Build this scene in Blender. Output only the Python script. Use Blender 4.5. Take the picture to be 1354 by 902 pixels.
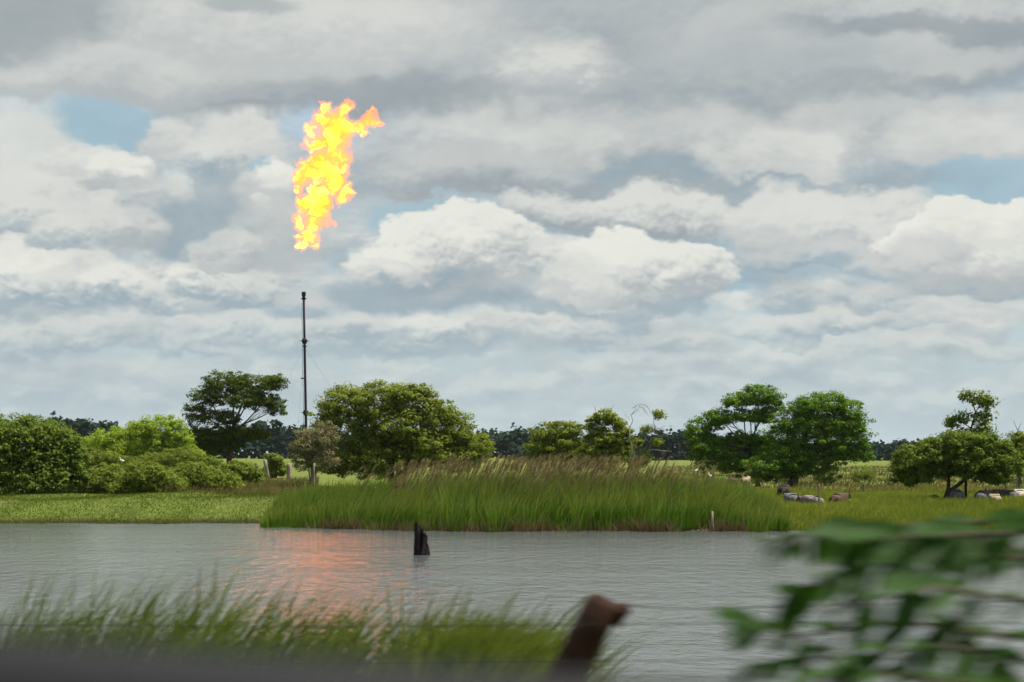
import bpy, bmesh, math, random
import numpy as np
from mathutils import Vector, Matrix, noise as mnoise

for _o in list(bpy.data.objects):
    bpy.data.objects.remove(_o, do_unlink=True)
SC = bpy.context.scene
COL = SC.collection

# ------------------------------------------------------------------ camera
F = 2527.0            # focal length in photo pixels (photo 1354 wide, about 30 degrees across)
PW, HOR, CX = 1354.0, 600.0, 677.0
CAMZ = 3.0            # eye height above the lagoon (car on the road embankment)

cam = bpy.data.cameras.new('camera')
camo = bpy.data.objects.new('camera', cam)
COL.objects.link(camo)
camo.location = (0, 0, CAMZ)
camo.rotation_euler = (math.radians(90), 0, 0)
cam.sensor_width = 36.0
cam.lens = 36.0 * F / PW
cam.shift_y = (HOR - 451.0) / PW
cam.clip_start = 0.05
cam.clip_end = 20000.0
cam.dof.use_dof = True
cam.dof.focus_distance = 140.0
cam.dof.aperture_fstop = 3.6
cam.dof.aperture_ratio = 0.25
SC.camera = camo

# ------------------------------------------------------------------ colour management, render
EXPO = 0.85
SC.view_settings.view_transform = 'Standard'
SC.view_settings.look = 'None'
SC.view_settings.exposure = EXPO
SC.view_settings.gamma = 1.0
SC.render.engine = 'CYCLES'
SC.cycles.use_denoising = True
SC.cycles.use_adaptive_sampling = True
SC.cycles.adaptive_threshold = 0.015
SC.cycles.adaptive_min_samples = 8
SC.cycles.max_bounces = 6
SC.cycles.diffuse_bounces = 3
SC.cycles.glossy_bounces = 3
SC.cycles.transmission_bounces = 3
SC.cycles.transparent_max_bounces = 8
SC.cycles.volume_bounces = 0
SC.cycles.caustics_reflective = False
SC.cycles.caustics_refractive = False
SC.cycles.sample_clamp_indirect = 60.0

# ------------------------------------------------------------------ sun
SUN_EL, SUN_AZ = math.radians(68), math.radians(78)   # azimuth from +Y (view direction), positive to the right
SKY_STRENGTH = 0.1
sun = bpy.data.lights.new('sun', 'SUN')
sun.energy = 5.0
sun.angle = math.radians(0.5)
sun.color = (1.0, 0.955, 0.88)
suno = bpy.data.objects.new('sun', sun)
COL.objects.link(suno)
SUNDIR = Vector((math.sin(SUN_AZ) * math.cos(SUN_EL), math.cos(SUN_AZ) * math.cos(SUN_EL), math.sin(SUN_EL)))
suno.rotation_euler = (-SUNDIR).to_track_quat('-Z', 'Y').to_euler()
suno.location = (0, 0, 60)


class NT:
    """small node-tree writer"""
    def __init__(self, tree):
        self.t = tree
        tree.nodes.clear()

    def node(self, typ, ins=None, **props):
        n = self.t.nodes.new(typ)
        for k, v in props.items():
            setattr(n, k, v)
        for k, v in (ins or {}).items():
            s = n.inputs[k]
            if isinstance(v, bpy.types.NodeSocket):
                self.t.links.new(v, s)
            else:
                if isinstance(v, (tuple, list)) and s.type == 'RGBA' and len(v) == 3:
                    v = (*v, 1.0)
                s.default_value = v
        return n

    def math(self, op, a, b=0.0, c=0.0, clamp=False):
        n = self.node('ShaderNodeMath', {0: a, 1: b, 2: c}, operation=op, use_clamp=clamp)
        return n.outputs[0]

    def vec(self, op, a, b=(0, 0, 0), c=(0, 0, 0), scale=None):
        n = self.t.nodes.new('ShaderNodeVectorMath')
        n.operation = op
        for i, v in ((0, a), (1, b), (2, c)):
            if isinstance(v, bpy.types.NodeSocket):
                self.t.links.new(v, n.inputs[i])
            elif i < len(n.inputs):
                n.inputs[i].default_value = v
        if scale is not None:
            if isinstance(scale, bpy.types.NodeSocket):
                self.t.links.new(scale, n.inputs['Scale'])
            else:
                n.inputs['Scale'].default_value = scale
        return n.outputs['Value'] if op in ('LENGTH', 'DOT_PRODUCT', 'DISTANCE') else n.outputs[0]

    def ramp(self, v, lo, hi, a=0.0, b=1.0, smooth=True):
        n = self.node('ShaderNodeMapRange', {0: v, 1: lo, 2: hi, 3: a, 4: b},
                      interpolation_type='SMOOTHSTEP' if smooth else 'LINEAR', clamp=not smooth)
        return n.outputs[0]

    def mix(self, f, a, b, blend='MIX'):
        n = self.t.nodes.new('ShaderNodeMix')
        n.data_type = 'RGBA'
        n.blend_type = blend
        for s, v in ((n.inputs[0], f), (n.inputs[6], a), (n.inputs[7], b)):
            if isinstance(v, bpy.types.NodeSocket):
                self.t.links.new(v, s)
            else:
                s.default_value = (*v, 1.0) if isinstance(v, (tuple, list)) and len(v) == 3 else v
        return n.outputs[2]

    def noise(self, vec, scale, detail=4.0, rough=0.5, out='Fac', **kw):
        n = self.node('ShaderNodeTexNoise', {'Vector': vec, 'Scale': scale, 'Detail': detail, 'Roughness': rough, **kw})
        return n.outputs[out]

    def vor(self, vec, scale, detail=2.0, rough=0.5, feature='SMOOTH_F1', smooth=0.6):
        n = self.node('ShaderNodeTexVoronoi', None, feature=feature, normalize=True)
        self.t.links.new(vec, n.inputs['Vector'])
        n.inputs['Scale'].default_value = scale
        n.inputs['Detail'].default_value = detail
        n.inputs['Roughness'].default_value = rough
        if 'Smoothness' in n.inputs:
            n.inputs['Smoothness'].default_value = smooth
        return n.outputs['Distance']

# ------------------------------------------------------------------ sky: Nishita air with cumulus layers, by direction
def build_sky():
    w = bpy.data.worlds.new('World')
    SC.world = w
    w.use_nodes = True
    w.cycles.sampling_method = 'NONE'
    T = NT(w.node_tree)
    out = T.node('ShaderNodeOutputWorld')
    D = T.node('ShaderNodeTexCoord').outputs['Generated']
    sky = T.node('ShaderNodeTexSky', None, sky_type='NISHITA', sun_disc=False,
                 sun_elevation=SUN_EL, sun_rotation=SUN_AZ, altitude=0.0,
                 air_density=1.0, dust_density=2.0, ozone_density=1.5).outputs[0]
    sky = T.vec('SCALE', sky, scale=SKY_STRENGTH * 2 ** EXPO)
    sep = T.node('ShaderNodeSeparateXYZ', {0: D})
    X, Y, Z = sep.outputs
    az = T.math('ARCTAN2', X, Y)
    el = T.math('ARCSINE', Z)
    PU = T.math('MULTIPLY', az, F)
    PV = T.math('MULTIPLY', el, F)
    # stretched direction for 3-D noise (no seams)
    Ds = T.vec('MULTIPLY', D, (1.0, 1.0, 1.5))
    n_big = T.noise(Ds, 17.0, 7.0, 0.56, 'Color')
    n_fin = T.noise(Ds, 75.0, 6.0, 0.55, 'Color')
    n_bigf = T.node('ShaderNodeSeparateColor', {0: n_big}).outputs[2]
    off = T.vec('SUBTRACT', n_big, (0.5, 0.5, 0.5))
    off2 = T.vec('SUBTRACT', n_fin, (0.5, 0.5, 0.5))
    Dw = T.vec('MULTIPLY_ADD', off2, (0.012, 0.012, 0.012), Ds)
    bil = T.vor(Dw, 52.0, 4.0, 0.6)                # cauliflower billows
    Dl = T.vec('ADD', Dw, (-0.0012, 0.0, 0.0036))
    bil2 = T.vor(Dl, 52.0, 4.0, 0.6)
    relief = T.math('SUBTRACT', bil2, bil)          # brighter where the billow faces up-left
    relief = T.math('MULTIPLY_ADD', T.vec('DOT_PRODUCT', off2, (1.0, 0.0, 0.0)), 1.1, T.math('MULTIPLY_ADD', T.vec('DOT_PRODUCT', off, (0.0, 0.0, 1.0)), 1.8, T.math('MULTIPLY', relief, RELIEF)))
    W = T.node('ShaderNodeCombineXYZ', {0: PU, 1: PV, 2: 0.0}).outputs[0]
    W1 = T.vec('MULTIPLY_ADD', off, (190.0, 110.0, 0.0), W)
    W1 = T.vec('MULTIPLY_ADD', off2, (55.0, 34.0, 0.0), W1)
    W2 = T.vec('MULTIPLY_ADD', off2, (50.0, 30.0, 0.0), T.vec('MULTIPLY_ADD', off, (36.0, 22.0, 0.0), W))
    Z0 = T.math('MAXIMUM', Z, 0.0)
    # --- generic cloud deck everywhere: a plane of cloud seen in perspective
    iz = T.math('DIVIDE', 1.0, T.math('ADD', Z0, 0.13))
    pl = T.vec('SCALE', T.node('ShaderNodeCombineXYZ', {0: X, 1: Y, 2: T.math('MULTIPLY', Z, 1.6)}).outputs[0], scale=iz)
    cov = T.noise(pl, 0.95, 9.0, 0.58, 'Fac', Distortion=0.3)
    pl2 = T.vec('ADD', pl, (-0.06, 0.03, 0.13))
    cov2 = T.noise(pl2, 0.95, 9.0, 0.58, 'Fac', Distortion=0.3)
    low = T.ramp(Z0, 0.05, 0.16, 1.0, 0.0)
    Dp = T.vec('MULTIPLY', Dw, (1.0, 1.0, 1.55))
    def blend(a, b):
        return T.math('MULTIPLY_ADD', T.math('SUBTRACT', b, a), low, a)
    cov = blend(cov, T.noise(Dp, 21.0, 6.0, 0.5))
    cov2 = blend(cov2, T.noise(T.vec('ADD', Dp, (-0.003, 0.0, 0.013)), 21.0, 6.0, 0.5))
    lit = T.math('SUBTRACT', cov, cov2)
    sky = T.mix(T.ramp(Z0, 0.0, 0.16, 0.75, 0.30, False), sky, (0.40, 0.53, 0.585))
    # thin veil
    lit = T.math('MULTIPLY_ADD', relief, 0.03, lit)
    colr = T.mix(T.ramp(cov, 0.36, 0.52, 0.0, 0.92), sky,
                 T.mix(T.ramp(lit, -0.13, 0.17), (0.32, 0.39, 0.43), (0.69, 0.70, 0.665)))
    # --- the clouds of this sky, back to front: centre, radii (photo px), light, dark, opacity, softness, billow, lit range
    BR, CR, LG, MG, DG, BG = (0.80, 0.80, 0.73), (0.68, 0.69, 0.65), (0.555, 0.575, 0.565), (0.42, 0.46, 0.475), (0.30, 0.345, 0.37), (0.285, 0.375, 0.43)
    def blue(cx, cy, rx, ry, op=0.9, soft=0.5):
        return ('gap', cx, cy, rx, ry, op, soft)
    clouds = CLOUDS(BR, CR, LG, MG, DG, BG, blue)
    mott = T.mix(T.ramp(n_bigf, 0.33, 0.68), (0.27, 0.31, 0.33), (0.70, 0.70, 0.66))
    hz = T.ramp(Z0, 0.0, 0.10, 0.72, 0.0)
    below = T.ramp(Z, -0.03, 0.0, 1.0, 0.0)

    puff = T.ramp(lit, 0.03, 0.22, 0.0, 0.30)
    puff2 = T.ramp(lit, -0.03, -0.22, 0.0, 0.30)

    def finish(c):
        # mottling of the whole deck, then the pale air near the horizon
        c = T.mix(0.11, c, mott)
        c = T.mix(puff, c, (0.74, 0.745, 0.70))
        c = T.mix(puff2, c, (0.30, 0.37, 0.41))
        c = T.mix(hz, c, (0.465, 0.56, 0.59))
        c = T.mix(below, c, (0.20, 0.24, 0.20))
        c = T.vec('SCALE', c, scale=1.05 / SKY_STRENGTH / 2 ** EXPO)
        return T.node('ShaderNodeBackground', {'Color': c, 'Strength': SKY_STRENGTH}).outputs[0]

    def box(c):
        cx, cy, rx, ry = c[1:5] if c[0] == 'gap' else c[:4]
        u = math.atan((cx - CX) / F) * F
        v = math.atan((HOR - cy) / math.hypot(F, cx - CX)) * F
        return u, v, rx, ry, (u - rx * 1.4 - 75, u + rx * 1.4 + 75, v - ry * 1.4 - 45, v + ry * 1.4 + 45)

    SOCKS = (('W', 'NodeSocketVector', W1), ('W fine', 'NodeSocketVector', W2), ('Billow', 'NodeSocketFloat', bil), ('Relief', 'NodeSocketFloat', relief), ('Color', 'NodeSocketColor', colr))
    groups = []

    def chain(x0, x1, y0, y1):
        # a small node group per patch of sky: quick to build
        g = bpy.data.node_groups.new('cloud_patch', 'ShaderNodeTree')
        for nm, ty, _ in SOCKS:
            g.interface.new_socket(nm, in_out='INPUT', socket_type=ty)
        g.interface.new_socket('Color', in_out='OUTPUT', socket_type='NodeSocketColor')
        G = NT(g)
        gi = G.node('NodeGroupInput')
        w1, w2, bl, rl, col = [gi.outputs[i] for i in range(5)]
        eps = 1.0 + 2e-5 * (len(groups) + 1)     # keeps Cycles from merging the patches back together
        for c in clouds:
            u, v, rx, ry, bb = box(c)
            rx, ry = rx * eps, ry * eps
            if bb[1] < x0 or bb[0] > x1 or bb[3] < y0 or bb[2] > y1:
                continue
            if c[0] == 'gap':
                op, soft = c[5:7]
                light = dark = (0.335, 0.49, 0.575)
                bamp, bot = 0.15, 0
            else:
                light, dark, op, soft, bamp, bot = c[4:]
            P = G.vec('MULTIPLY_ADD', w2 if rx < 70 else w1, (1.0 / rx, 1.0 / ry, 0), (-u / rx, -v / ry, 0))
            L = G.math('MULTIPLY_ADD', bl, bamp, G.vec('LENGTH', P))
            m = G.ramp(L, 1.0 + soft * 0.5 + bamp * 0.42, 1.0 - soft * 0.5 + bamp * 0.42, 0.0, op)
            if dark is light:
                col = G.mix(m, col, light)
                continue
            q = G.vec('DOT_PRODUCT', P, (0.0, 1.0, 0.0))
            if bot:
                m = G.math('MULTIPLY', m, G.ramp(q, -0.95, -0.95 + bot, 0.0, 1.0))
            t = G.ramp(G.math('MULTIPLY_ADD', rl, bamp, q), -0.75, 0.55)
            col = G.mix(m, col, G.mix(t, dark, light))
        go = G.node('NodeGroupOutput')
        g.links.new(col, go.inputs[0])
        groups.append(g)
        return g

    def patch(g):
        n = T.t.nodes.new('ShaderNodeGroup')
        n.node_tree = g
        for i, (_, _, v) in enumerate(SOCKS):
            T.t.links.new(v, n.inputs[i])
        return finish(n.outputs[0])

    def split(x0, x1, y0, y1, nx, ny):
        # the same clouds, sorted into patches of sky so that each ray weighs only the clouds near it
        if nx == 1 and ny == 1:
            return patch(made[(round(x0), round(y0))])
        s = T.t.nodes.new('ShaderNodeMixShader')
        if nx >= ny:
            h = nx // 2
            xm = x0 + (x1 - x0) * h / nx
            f = T.math('GREATER_THAN', PU, xm)
            a, b = split(x0, xm, y0, y1, h, ny), split(xm, x1, y0, y1, nx - h, ny)
        else:
            h = ny // 2
            ym = y0 + (y1 - y0) * h / ny
            f = T.math('GREATER_THAN', PV, ym)
            a, b = split(x0, x1, y0, ym, nx, h), split(x0, x1, ym, y1, nx, ny - h)
        for i, v in enumerate((f, a, b)):
            T.t.links.new(v, s.inputs[i])
        return s.outputs[0]

    bbs = [box(c)[4] for c in clouds]
    X0, X1, Y0, Y1 = min(b[0] for b in bbs), max(b[1] for b in bbs), min(b[2] for b in bbs), max(b[3] for b in bbs)
    inside = T.math('MULTIPLY', T.math('COMPARE', PU, (X0 + X1) / 2, (X1 - X0) / 2), T.math('COMPARE', PV, (Y0 + Y1) / 2, (Y1 - Y0) / 2))
    made = {}

    def premake(x0, x1, y0, y1, nx, ny):
        if nx == 1 and ny == 1:
            made[(round(x0), round(y0))] = chain(x0, x1, y0, y1)
        elif nx >= ny:
            h = nx // 2
            xm = x0 + (x1 - x0) * h / nx
            premake(x0, xm, y0, y1, h, ny), premake(xm, x1, y0, y1, nx - h, ny)
        else:
            h = ny // 2
            ym = y0 + (y1 - y0) * h / ny
            premake(x0, x1, y0, ym, nx, h), premake(x0, x1, ym, y1, nx, ny - h)
    premake(X0, X1, Y0, Y1, 6, 4)
    s = T.t.nodes.new('ShaderNodeMixShader')
    for i, v in enumerate((inside, finish(colr), split(X0, X1, Y0, Y1, 6, 4))):
        T.t.links.new(v, s.inputs[i])
    T.t.links.new(s.outputs[0], out.inputs[0])


RELIEF = 7.0

def CLOUDS(BR, CR, LG, MG, DG, BG, blue):
    # cx, cy, rx, ry, light, dark, opacity, softness, billow, bottom fade
    return [
        # low hazy rows
        (120, 500, 190, 14, LG, MG, .6, .9, .3, .5),
        (480, 505, 200, 12, LG, MG, .5, .9, .3, .5),
        (860, 485, 120, 20, CR, MG, .6, .9, .5, .5),
        (1150, 465, 160, 20, CR, MG, .6, .9, .5, .5),
        (1270, 425, 55, 18, BR, LG, .8, .6, .4, 0),
        (1000, 520, 90, 12, CR, LG, .4, .9, .5, .5), (720, 515, 110, 12, CR, LG, .4, .9, .5, .5), (240, 530, 120, 10, CR, LG, .4, .9, .5, .5),
        (90, 450, 120, 30, CR, BG, .8, .8, .5, .4),
        (230, 462, 80, 20, LG, BG, .8, .8, .5, .4),
        (330, 440, 100, 28, CR, BG, .8, .7, .5, .4),
        (560, 445, 130, 24, CR, BG, .85, .7, .5, .4),
        (690, 438, 100, 24, CR, MG, .85, .7, .5, .4),
        (520, 464, 130, 7, BG, BG, .7, .9, .1, 0),
        (840, 445, 110, 18, LG, BG, .7, .8, .4, .4),
        (1040, 432, 90, 22, CR, BG, .8, .7, .5, .4), (1160, 428, 90, 20, LG, BG, .7, .8, .5, .4),
        (1310, 465, 90, 16, CR, MG, .7, .8, .5, .4),
        # upper wide deck
        (1150, 30, 420, 95, LG, DG, .95, .8, .25, 0),
        (700, 40, 260, 110, MG, DG, .9, .8, .25, 0),
        (1230, 38, 280, 18, DG, DG, .85, .9, .2, 0),
        (980, 60, 90, 40, LG, LG, .6, .9, .4, 0),
        (1120, 82, 260, 22, LG, LG, .8, .9, .3, 0),
        (1250, 112, 210, 18, DG, DG, .5, .9, .3, 0),
        (840, 120, 330, 55, MG, DG, .8, .8, .3, 0),
        (950, 150, 260, 12, DG, DG, .5, .9, .2, 0),
        (1180, 170, 260, 40, LG, MG, .85, .8, .3, 0),
        (760, 195, 330, 58, LG, DG, .9, .7, .3, .3),
        (700, 190, 130, 26, CR, LG, .6, .9, .4, 0),
        (1290, 190, 120, 30, CR, LG, .8, .8, .3, 0),
        # blue windows
        blue(1310, 246, 100, 40, .95, .5), blue(960, 330, 90, 44, .9, .6), blue(540, 290, 70, 26, .9, .6), blue(720, 325, 40, 20, .9, .6),
        blue(120, 170, 110, 40, .95, .5), blue(965, 382, 55, 26, .95, .5), blue(250, 290, 40, 40, .5, .8), blue(370, 200, 40, 26, .7, .7),
        # dark-based middle row
        (860, 240, 360, 24, BG, DG, .9, .8, .25, 0),
        (1080, 250, 130, 14, BG, BG, .8, .8, .2, 0),
        (1035, 205, 84, 40, CR, LG, .9, .6, .4, .3),
        (600, 235, 130, 32, LG, DG, .8, .7, .3, .3),
        (820, 285, 150, 34, CR, DG, .95, .4, .45, .3),
        (820, 316, 135, 7, BG, BG, .9, .8, .1, 0),
        (1095, 300, 150, 50, CR, MG, .95, .4, .5, .3),
        (1010, 300, 50, 26, CR, LG, .8, .5, .5, 0),
        (1080, 345, 150, 22, LG, BG, .85, .7, .4, .3),
        (1060, 372, 130, 10, BG, BG, .6, .9, .3, 0),
        # right-hand crisp cumulus
        (1285, 322, 112, 52, BR, LG, .97, .12, .55, .35),
        (1220, 345, 55, 34, LG, MG, .8, .5, .5, 0),
        (1320, 300, 60, 26, BR, CR, .9, .3, .5, 0),
        (1275, 374, 115, 22, MG, BG, .9, .7, .3, .2),
        (1270, 402, 120, 18, CR, LG, .8, .6, .4, .3),
        # central pair
        (600, 340, 108, 60, BR, MG, .97, .14, .55, .3),
        (505, 350, 50, 24, BR, LG, .9, .3, .5, 0),
        (545, 384, 95, 24, BG, BG, .9, .7, .3, 0),
        (640, 390, 100, 18, MG, BG, .8, .8, .3, 0),
        (735, 345, 40, 30, CR, BG, .85, .5, .5, 0),
        (830, 366, 122, 54, BR, MG, .97, .16, .55, .3),
        (760, 372, 55, 36, CR, LG, .8, .5, .5, 0),
        (800, 412, 130, 11, BG, BG, .8, .8, .3, 0),
        (972, 399, 36, 10, BR, CR, .8, .8, .8, 0),
        # left towers
        (25, 230, 60, 85, CR, LG, .9, .5, .4, 0),
        (290, 225, 105, 95, LG, BG, .93, .35, .55, 0),
        (325, 195, 50, 42, CR, LG, .85, .4, .55, 0), (225, 180, 30, 30, CR, LG, .85, .4, .5, 0),
        (345, 250, 40, 60, LG, MG, .8, .5, .5, 0),
        (125, 218, 62, 24, BR, LG, .9, .4, .55, 0),
        (60, 262, 130, 44, CR, BG, .9, .6, .5, .3),
        (170, 285, 120, 40, CR, MG, .9, .5, .5, .3),
        (40, 300, 110, 42, CR, MG, .9, .6, .5, .3),
        (265, 310, 55, 70, BG, BG, .8, .9, .3, 0),
        blue(230, 243, 18, 22, .5, 1.2), blue(352, 216, 20, 10, .9, .7),
        (237, 250, 13, 22, BR, CR, .6, 1.2, .8, 0),
        (367, 228, 22, 18, BR, CR, .95, .5, .5, 0), (348, 268, 9, 11, BR, CR, .8, .6, .5, 0),
        (310, 365, 90, 42, CR, BG, .9, .45, .55, .3),
        (270, 378, 50, 28, BR, LG, .8, .45, .55, 0),
        (130, 372, 120, 40, CR, BG, .92, .45, .55, .3),
        (110, 405, 180, 14, BG, BG, .6, .9, .3, 0),
        (30, 355, 60, 40, BR, LG, .9, .4, .55, .3),
        (370, 310, 60, 50, LG, MG, .8, .6, .5, 0),
        (95, 212, 40, 22, CR, LG, .7, .6, .6, .2), (155, 228, 46, 26, BR, MG, .8, .45, .6, .2), (205, 262, 44, 28, LG, BG, .7, .5, .6, .2), (320, 182, 36, 28, CR, LG, .7, .5, .6, 0),
        (292, 205, 40, 34, CR, BG, .75, .45, .6, 0), (20, 285, 46, 26, CR, BG, .75, .5, .6, .2), (85, 310, 50, 26, CR, BG, .75, .5, .6, .2), (165, 300, 48, 28, CR, MG, .7, .5, .6, .2),
        (20, 375, 50, 30, BR, BG, .85, .4, .6, .2), (90, 385, 46, 24, CR, BG, .8, .45, .6, .2), (150, 378, 44, 28, BR, BG, .8, .4, .6, .2), (215, 398, 40, 22, CR, BG, .75, .5, .6, .2),
        (268, 372, 42, 26, BR, BG, .85, .4, .6, .2), (330, 385, 48, 26, CR, BG, .8, .45, .6, .2), (300, 335, 46, 26, CR, MG, .7, .5, .6, .2), (400, 405, 40, 20, LG, BG, .7, .6, .6, .2),
        (470, 432, 52, 18, CR, BG, .75, .6, .6, .2), (570, 436, 44, 18, BR, BG, .75, .6, .6, .2), (780, 440, 50, 18, CR, BG, .7, .6, .6, .2), (850, 476, 44, 14, CR, MG, .7, .7, .6, .2),
        (1090, 428, 54, 20, CR, BG, .7, .6, .6, .2), (1180, 462, 50, 14, CR, MG, .6, .7, .6, .2), (925, 452, 44, 14, CR, MG, .6, .7, .6, .2), (1040, 395, 46, 20, LG, BG, .7, .6, .6, .2), (1150, 395, 46, 20, LG, BG, .7, .6, .6, .2),
        # big band top left with its dark base
        (250, 55, 430, 88, LG, MG, .97, .5, .3, .15),
        (430, 128, 240, 26, DG, DG, .9, .9, .25, 0),
        (150, 98, 240, 26, CR, LG, .5, .9, .4, 0),
        (160, 124, 220, 9, MG, MG, .7, .9, .2, 0),
        (30, 20, 130, 50, DG, DG, .85, .9, .3, 0),
        (390, 40, 190, 45, CR, LG, .6, .9, .5, 0),
        (330, 8, 60, 12, DG, DG, .6, .9, .5, 0),
        (745, 88, 60, 30, BR, LG, .65, 1.3, .9, 0), (700, 95, 40, 20, CR, LG, .5, 1.2, .9, 0),
    ]

build_sky()
# ------------------------------------------------------------------ helpers
R = np.random.default_rng(11)
random.seed(11)


def at(px, py, d):
    """world point seen at photo pixel (px, py) at distance d along the view"""
    return Vector(((px - CX) / F * d, d, CAMZ - (py - HOR) / F * d))


def smooth(a, b, v):
    t = np.clip((v - a) / (b - a), 0, 1)
    return t * t * (3 - 2 * t)


def shore(x):
    """distance of the far shore line"""
    return 82.0 - 7.5 * smooth(-13, 8, x) + 0.35 * np.sin(x * 0.9) + 0.25 * np.sin(x * 2.3 + 1)


def gz(x, y):
    """height of the ground"""
    x = np.asarray(x, float); y = np.asarray(y, float)
    near = 1.6 - 2.3 * smooth(3.5, 26.0, y)
    t = y - shore(x)
    left = 1 - smooth(-8, 9, x)
    hi = 0.32 + 0.45 * left
    far = -0.7 + 0.7 * smooth(-7, 0, t) + hi * smooth(0, 13, t) + (0.08 + 0.45 * left) * smooth(10, 55, t) + 0.35 * (1 - left) * smooth(60, 300, t)
    far = far + smooth(2, 25, t) * (0.10 * np.sin(x * 0.31 + y * 0.13) + 0.07 * np.sin(x * 0.83 - y * 0.21))
    z = np.where(y < 45, near, far)
    ends = smooth(330, 380, np.abs(x))
    return z * (1 - ends) + np.maximum(z, 0.8) * ends


def gzf(x, y):
    return float(gz(x, y))


def tag(o, label=None, cat=None, group=None, kind=None):
    for k, v in (('label', label), ('category', cat), ('group', group), ('kind', kind)):
        if v:
            o[k] = v
    return o


def empty(name, loc, label, cat, group=None):
    o = bpy.data.objects.new(name, None)
    o.empty_display_size = 0.3
    o.location = loc
    COL.objects.link(o)
    return tag(o, label, cat, group)


def mesh_obj(name, verts, faces, mat, parent=None, smoothed=False):
    me = bpy.data.meshes.new(name)
    verts = np.asarray(verts, dtype=np.float32)
    faces = np.asarray(faces, dtype=np.int32)
    nf, k = faces.shape
    me.vertices.add(len(verts))
    me.vertices.foreach_set('co', verts.ravel())
    me.loops.add(nf * k)
    me.loops.foreach_set('vertex_index', faces.ravel())
    me.polygons.add(nf)
    me.polygons.foreach_set('loop_start', np.arange(0, nf * k, k, dtype=np.int32))
    me.polygons.foreach_set('loop_total', np.full(nf, k, dtype=np.int32))
    if smoothed:
        me.polygons.foreach_set('use_smooth', np.ones(nf, dtype=bool))
    me.update(calc_edges=True)
    me.validate()
    return link(name, me, mat, parent)


def link(name, me, mat, parent=None):
    o = bpy.data.objects.new(name, me)
    if mat is not None:
        me.materials.append(mat)
    COL.objects.link(o)
    if parent is not None:
        o.parent = parent
    return o


def bm_obj(name, bm, mat, parent=None, smoothed=True):
    me = bpy.data.meshes.new(name)
    bm.to_mesh(me)
    bm.free()
    if smoothed:
        for p in me.polygons:
            p.use_smooth = True
    return link(name, me, mat, parent)


class Tubes:
    """tapered bent tubes gathered into one mesh"""
    def __init__(self, sides=6):
        self.v, self.f, self.s = [], [], sides

    def add(self, pts, radii, cap=True, wob=0.0):
        s = self.s
        base = len(self.v)
        pts = [Vector(p) for p in pts]
        n = len(pts)
        for i, p in enumerate(pts):
            d = (pts[min(i + 1, n - 1)] - pts[max(i - 1, 0)]).normalized()
            a = d.cross(Vector((0.31, 0.95, 0.11)) if abs(d.y) < 0.9 else Vector((1, 0, 0))).normalized()
            b = d.cross(a)
            for k in range(s):
                t = 2 * math.pi * k / s
                r = radii[i] * (1 + wob * random.uniform(-1, 1))
                self.v.append(tuple(p + a * (r * math.cos(t)) + b * (r * math.sin(t))))
        for i in range(n - 1):
            for k in range(s):
                k2 = (k + 1) % s
                self.f.append((base + i * s + k, base + i * s + k2, base + (i + 1) * s + k2, base + (i + 1) * s + k))
        if cap:
            for i in (0, n - 1):
                c = len(self.v)
                self.v.append(tuple(pts[i]))
                for k in range(s):
                    k2 = (k + 1) % s
                    self.f.append((base + i * s + k2, base + i * s + k, c, c) if i == 0 else (base + i * s + k, base + i * s + k2, c, c))
        return self

    def build(self, name, mat, parent=None, origin=(0, 0, 0)):
        me = bpy.data.meshes.new(name)
        ox, oy, oz = origin
        vs = [(x - ox, y - oy, z - oz) for x, y, z in self.v]
        fs = [f if f[2] != f[3] else f[:3] for f in self.f]
        me.from_pydata(vs, [], fs)
        for p in me.polygons:
            p.use_smooth = True
        me.update()
        return link(name, me, mat, parent)


def bend(p0, p1, n, amp, droop=0.0):
    """points of a crooked line from p0 to p1"""
    p0, p1 = Vector(p0), Vector(p1)
    L = (p1 - p0).length
    a = Vector((random.uniform(-1, 1), random.uniform(-1, 1), random.uniform(-0.4, 1)))
    b = Vector((random.uniform(-1, 1), random.uniform(-1, 1), random.uniform(-1, 1)))
    out = []
    for i in range(n):
        t = i / (n - 1)
        w = math.sin(math.pi * t)
        out.append(p0.lerp(p1, t) + a * (amp * L * w) + b * (amp * 0.5 * L * math.sin(2 * math.pi * t)) + Vector((0, 0, droop * L * w)))
    return out


# ------------------------------------------------------------------ materials
def new_mat(name):
    m = bpy.data.materials.new(name)
    m.use_nodes = True
    T = NT(m.node_tree)
    out = T.node('ShaderNodeOutputMaterial')
    return m, T, out


def plain_mat(name, c1, c2, scale=3.0, rough=0.8, bump=0.0, bscale=None, stretch=(1, 1, 1), metallic=0.0, detail=5.0):
    m, T, out = new_mat(name)
    co = T.node('ShaderNodeTexCoord').outputs['Object']
    co = T.vec('MULTIPLY', co, stretch)
    n = T.noise(co, scale, detail, 0.6)
    col = T.mix(T.ramp(n, 0.3, 0.7), c1, c2)
    p = T.node('ShaderNodeBsdfPrincipled', {'Base Color': col, 'Roughness': rough, 'Metallic': metallic, 'Specular IOR Level': 0.12})
    if bump:
        b = T.node('ShaderNodeBump', {'Height': T.noise(co, bscale or scale * 3, 4.0, 0.6), 'Distance': bump, 'Strength': 1.0})
        T.t.links.new(b.outputs[0], p.inputs['Normal'])
    T.t.links.new(p.outputs[0], out.inputs[0])
    return m


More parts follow.
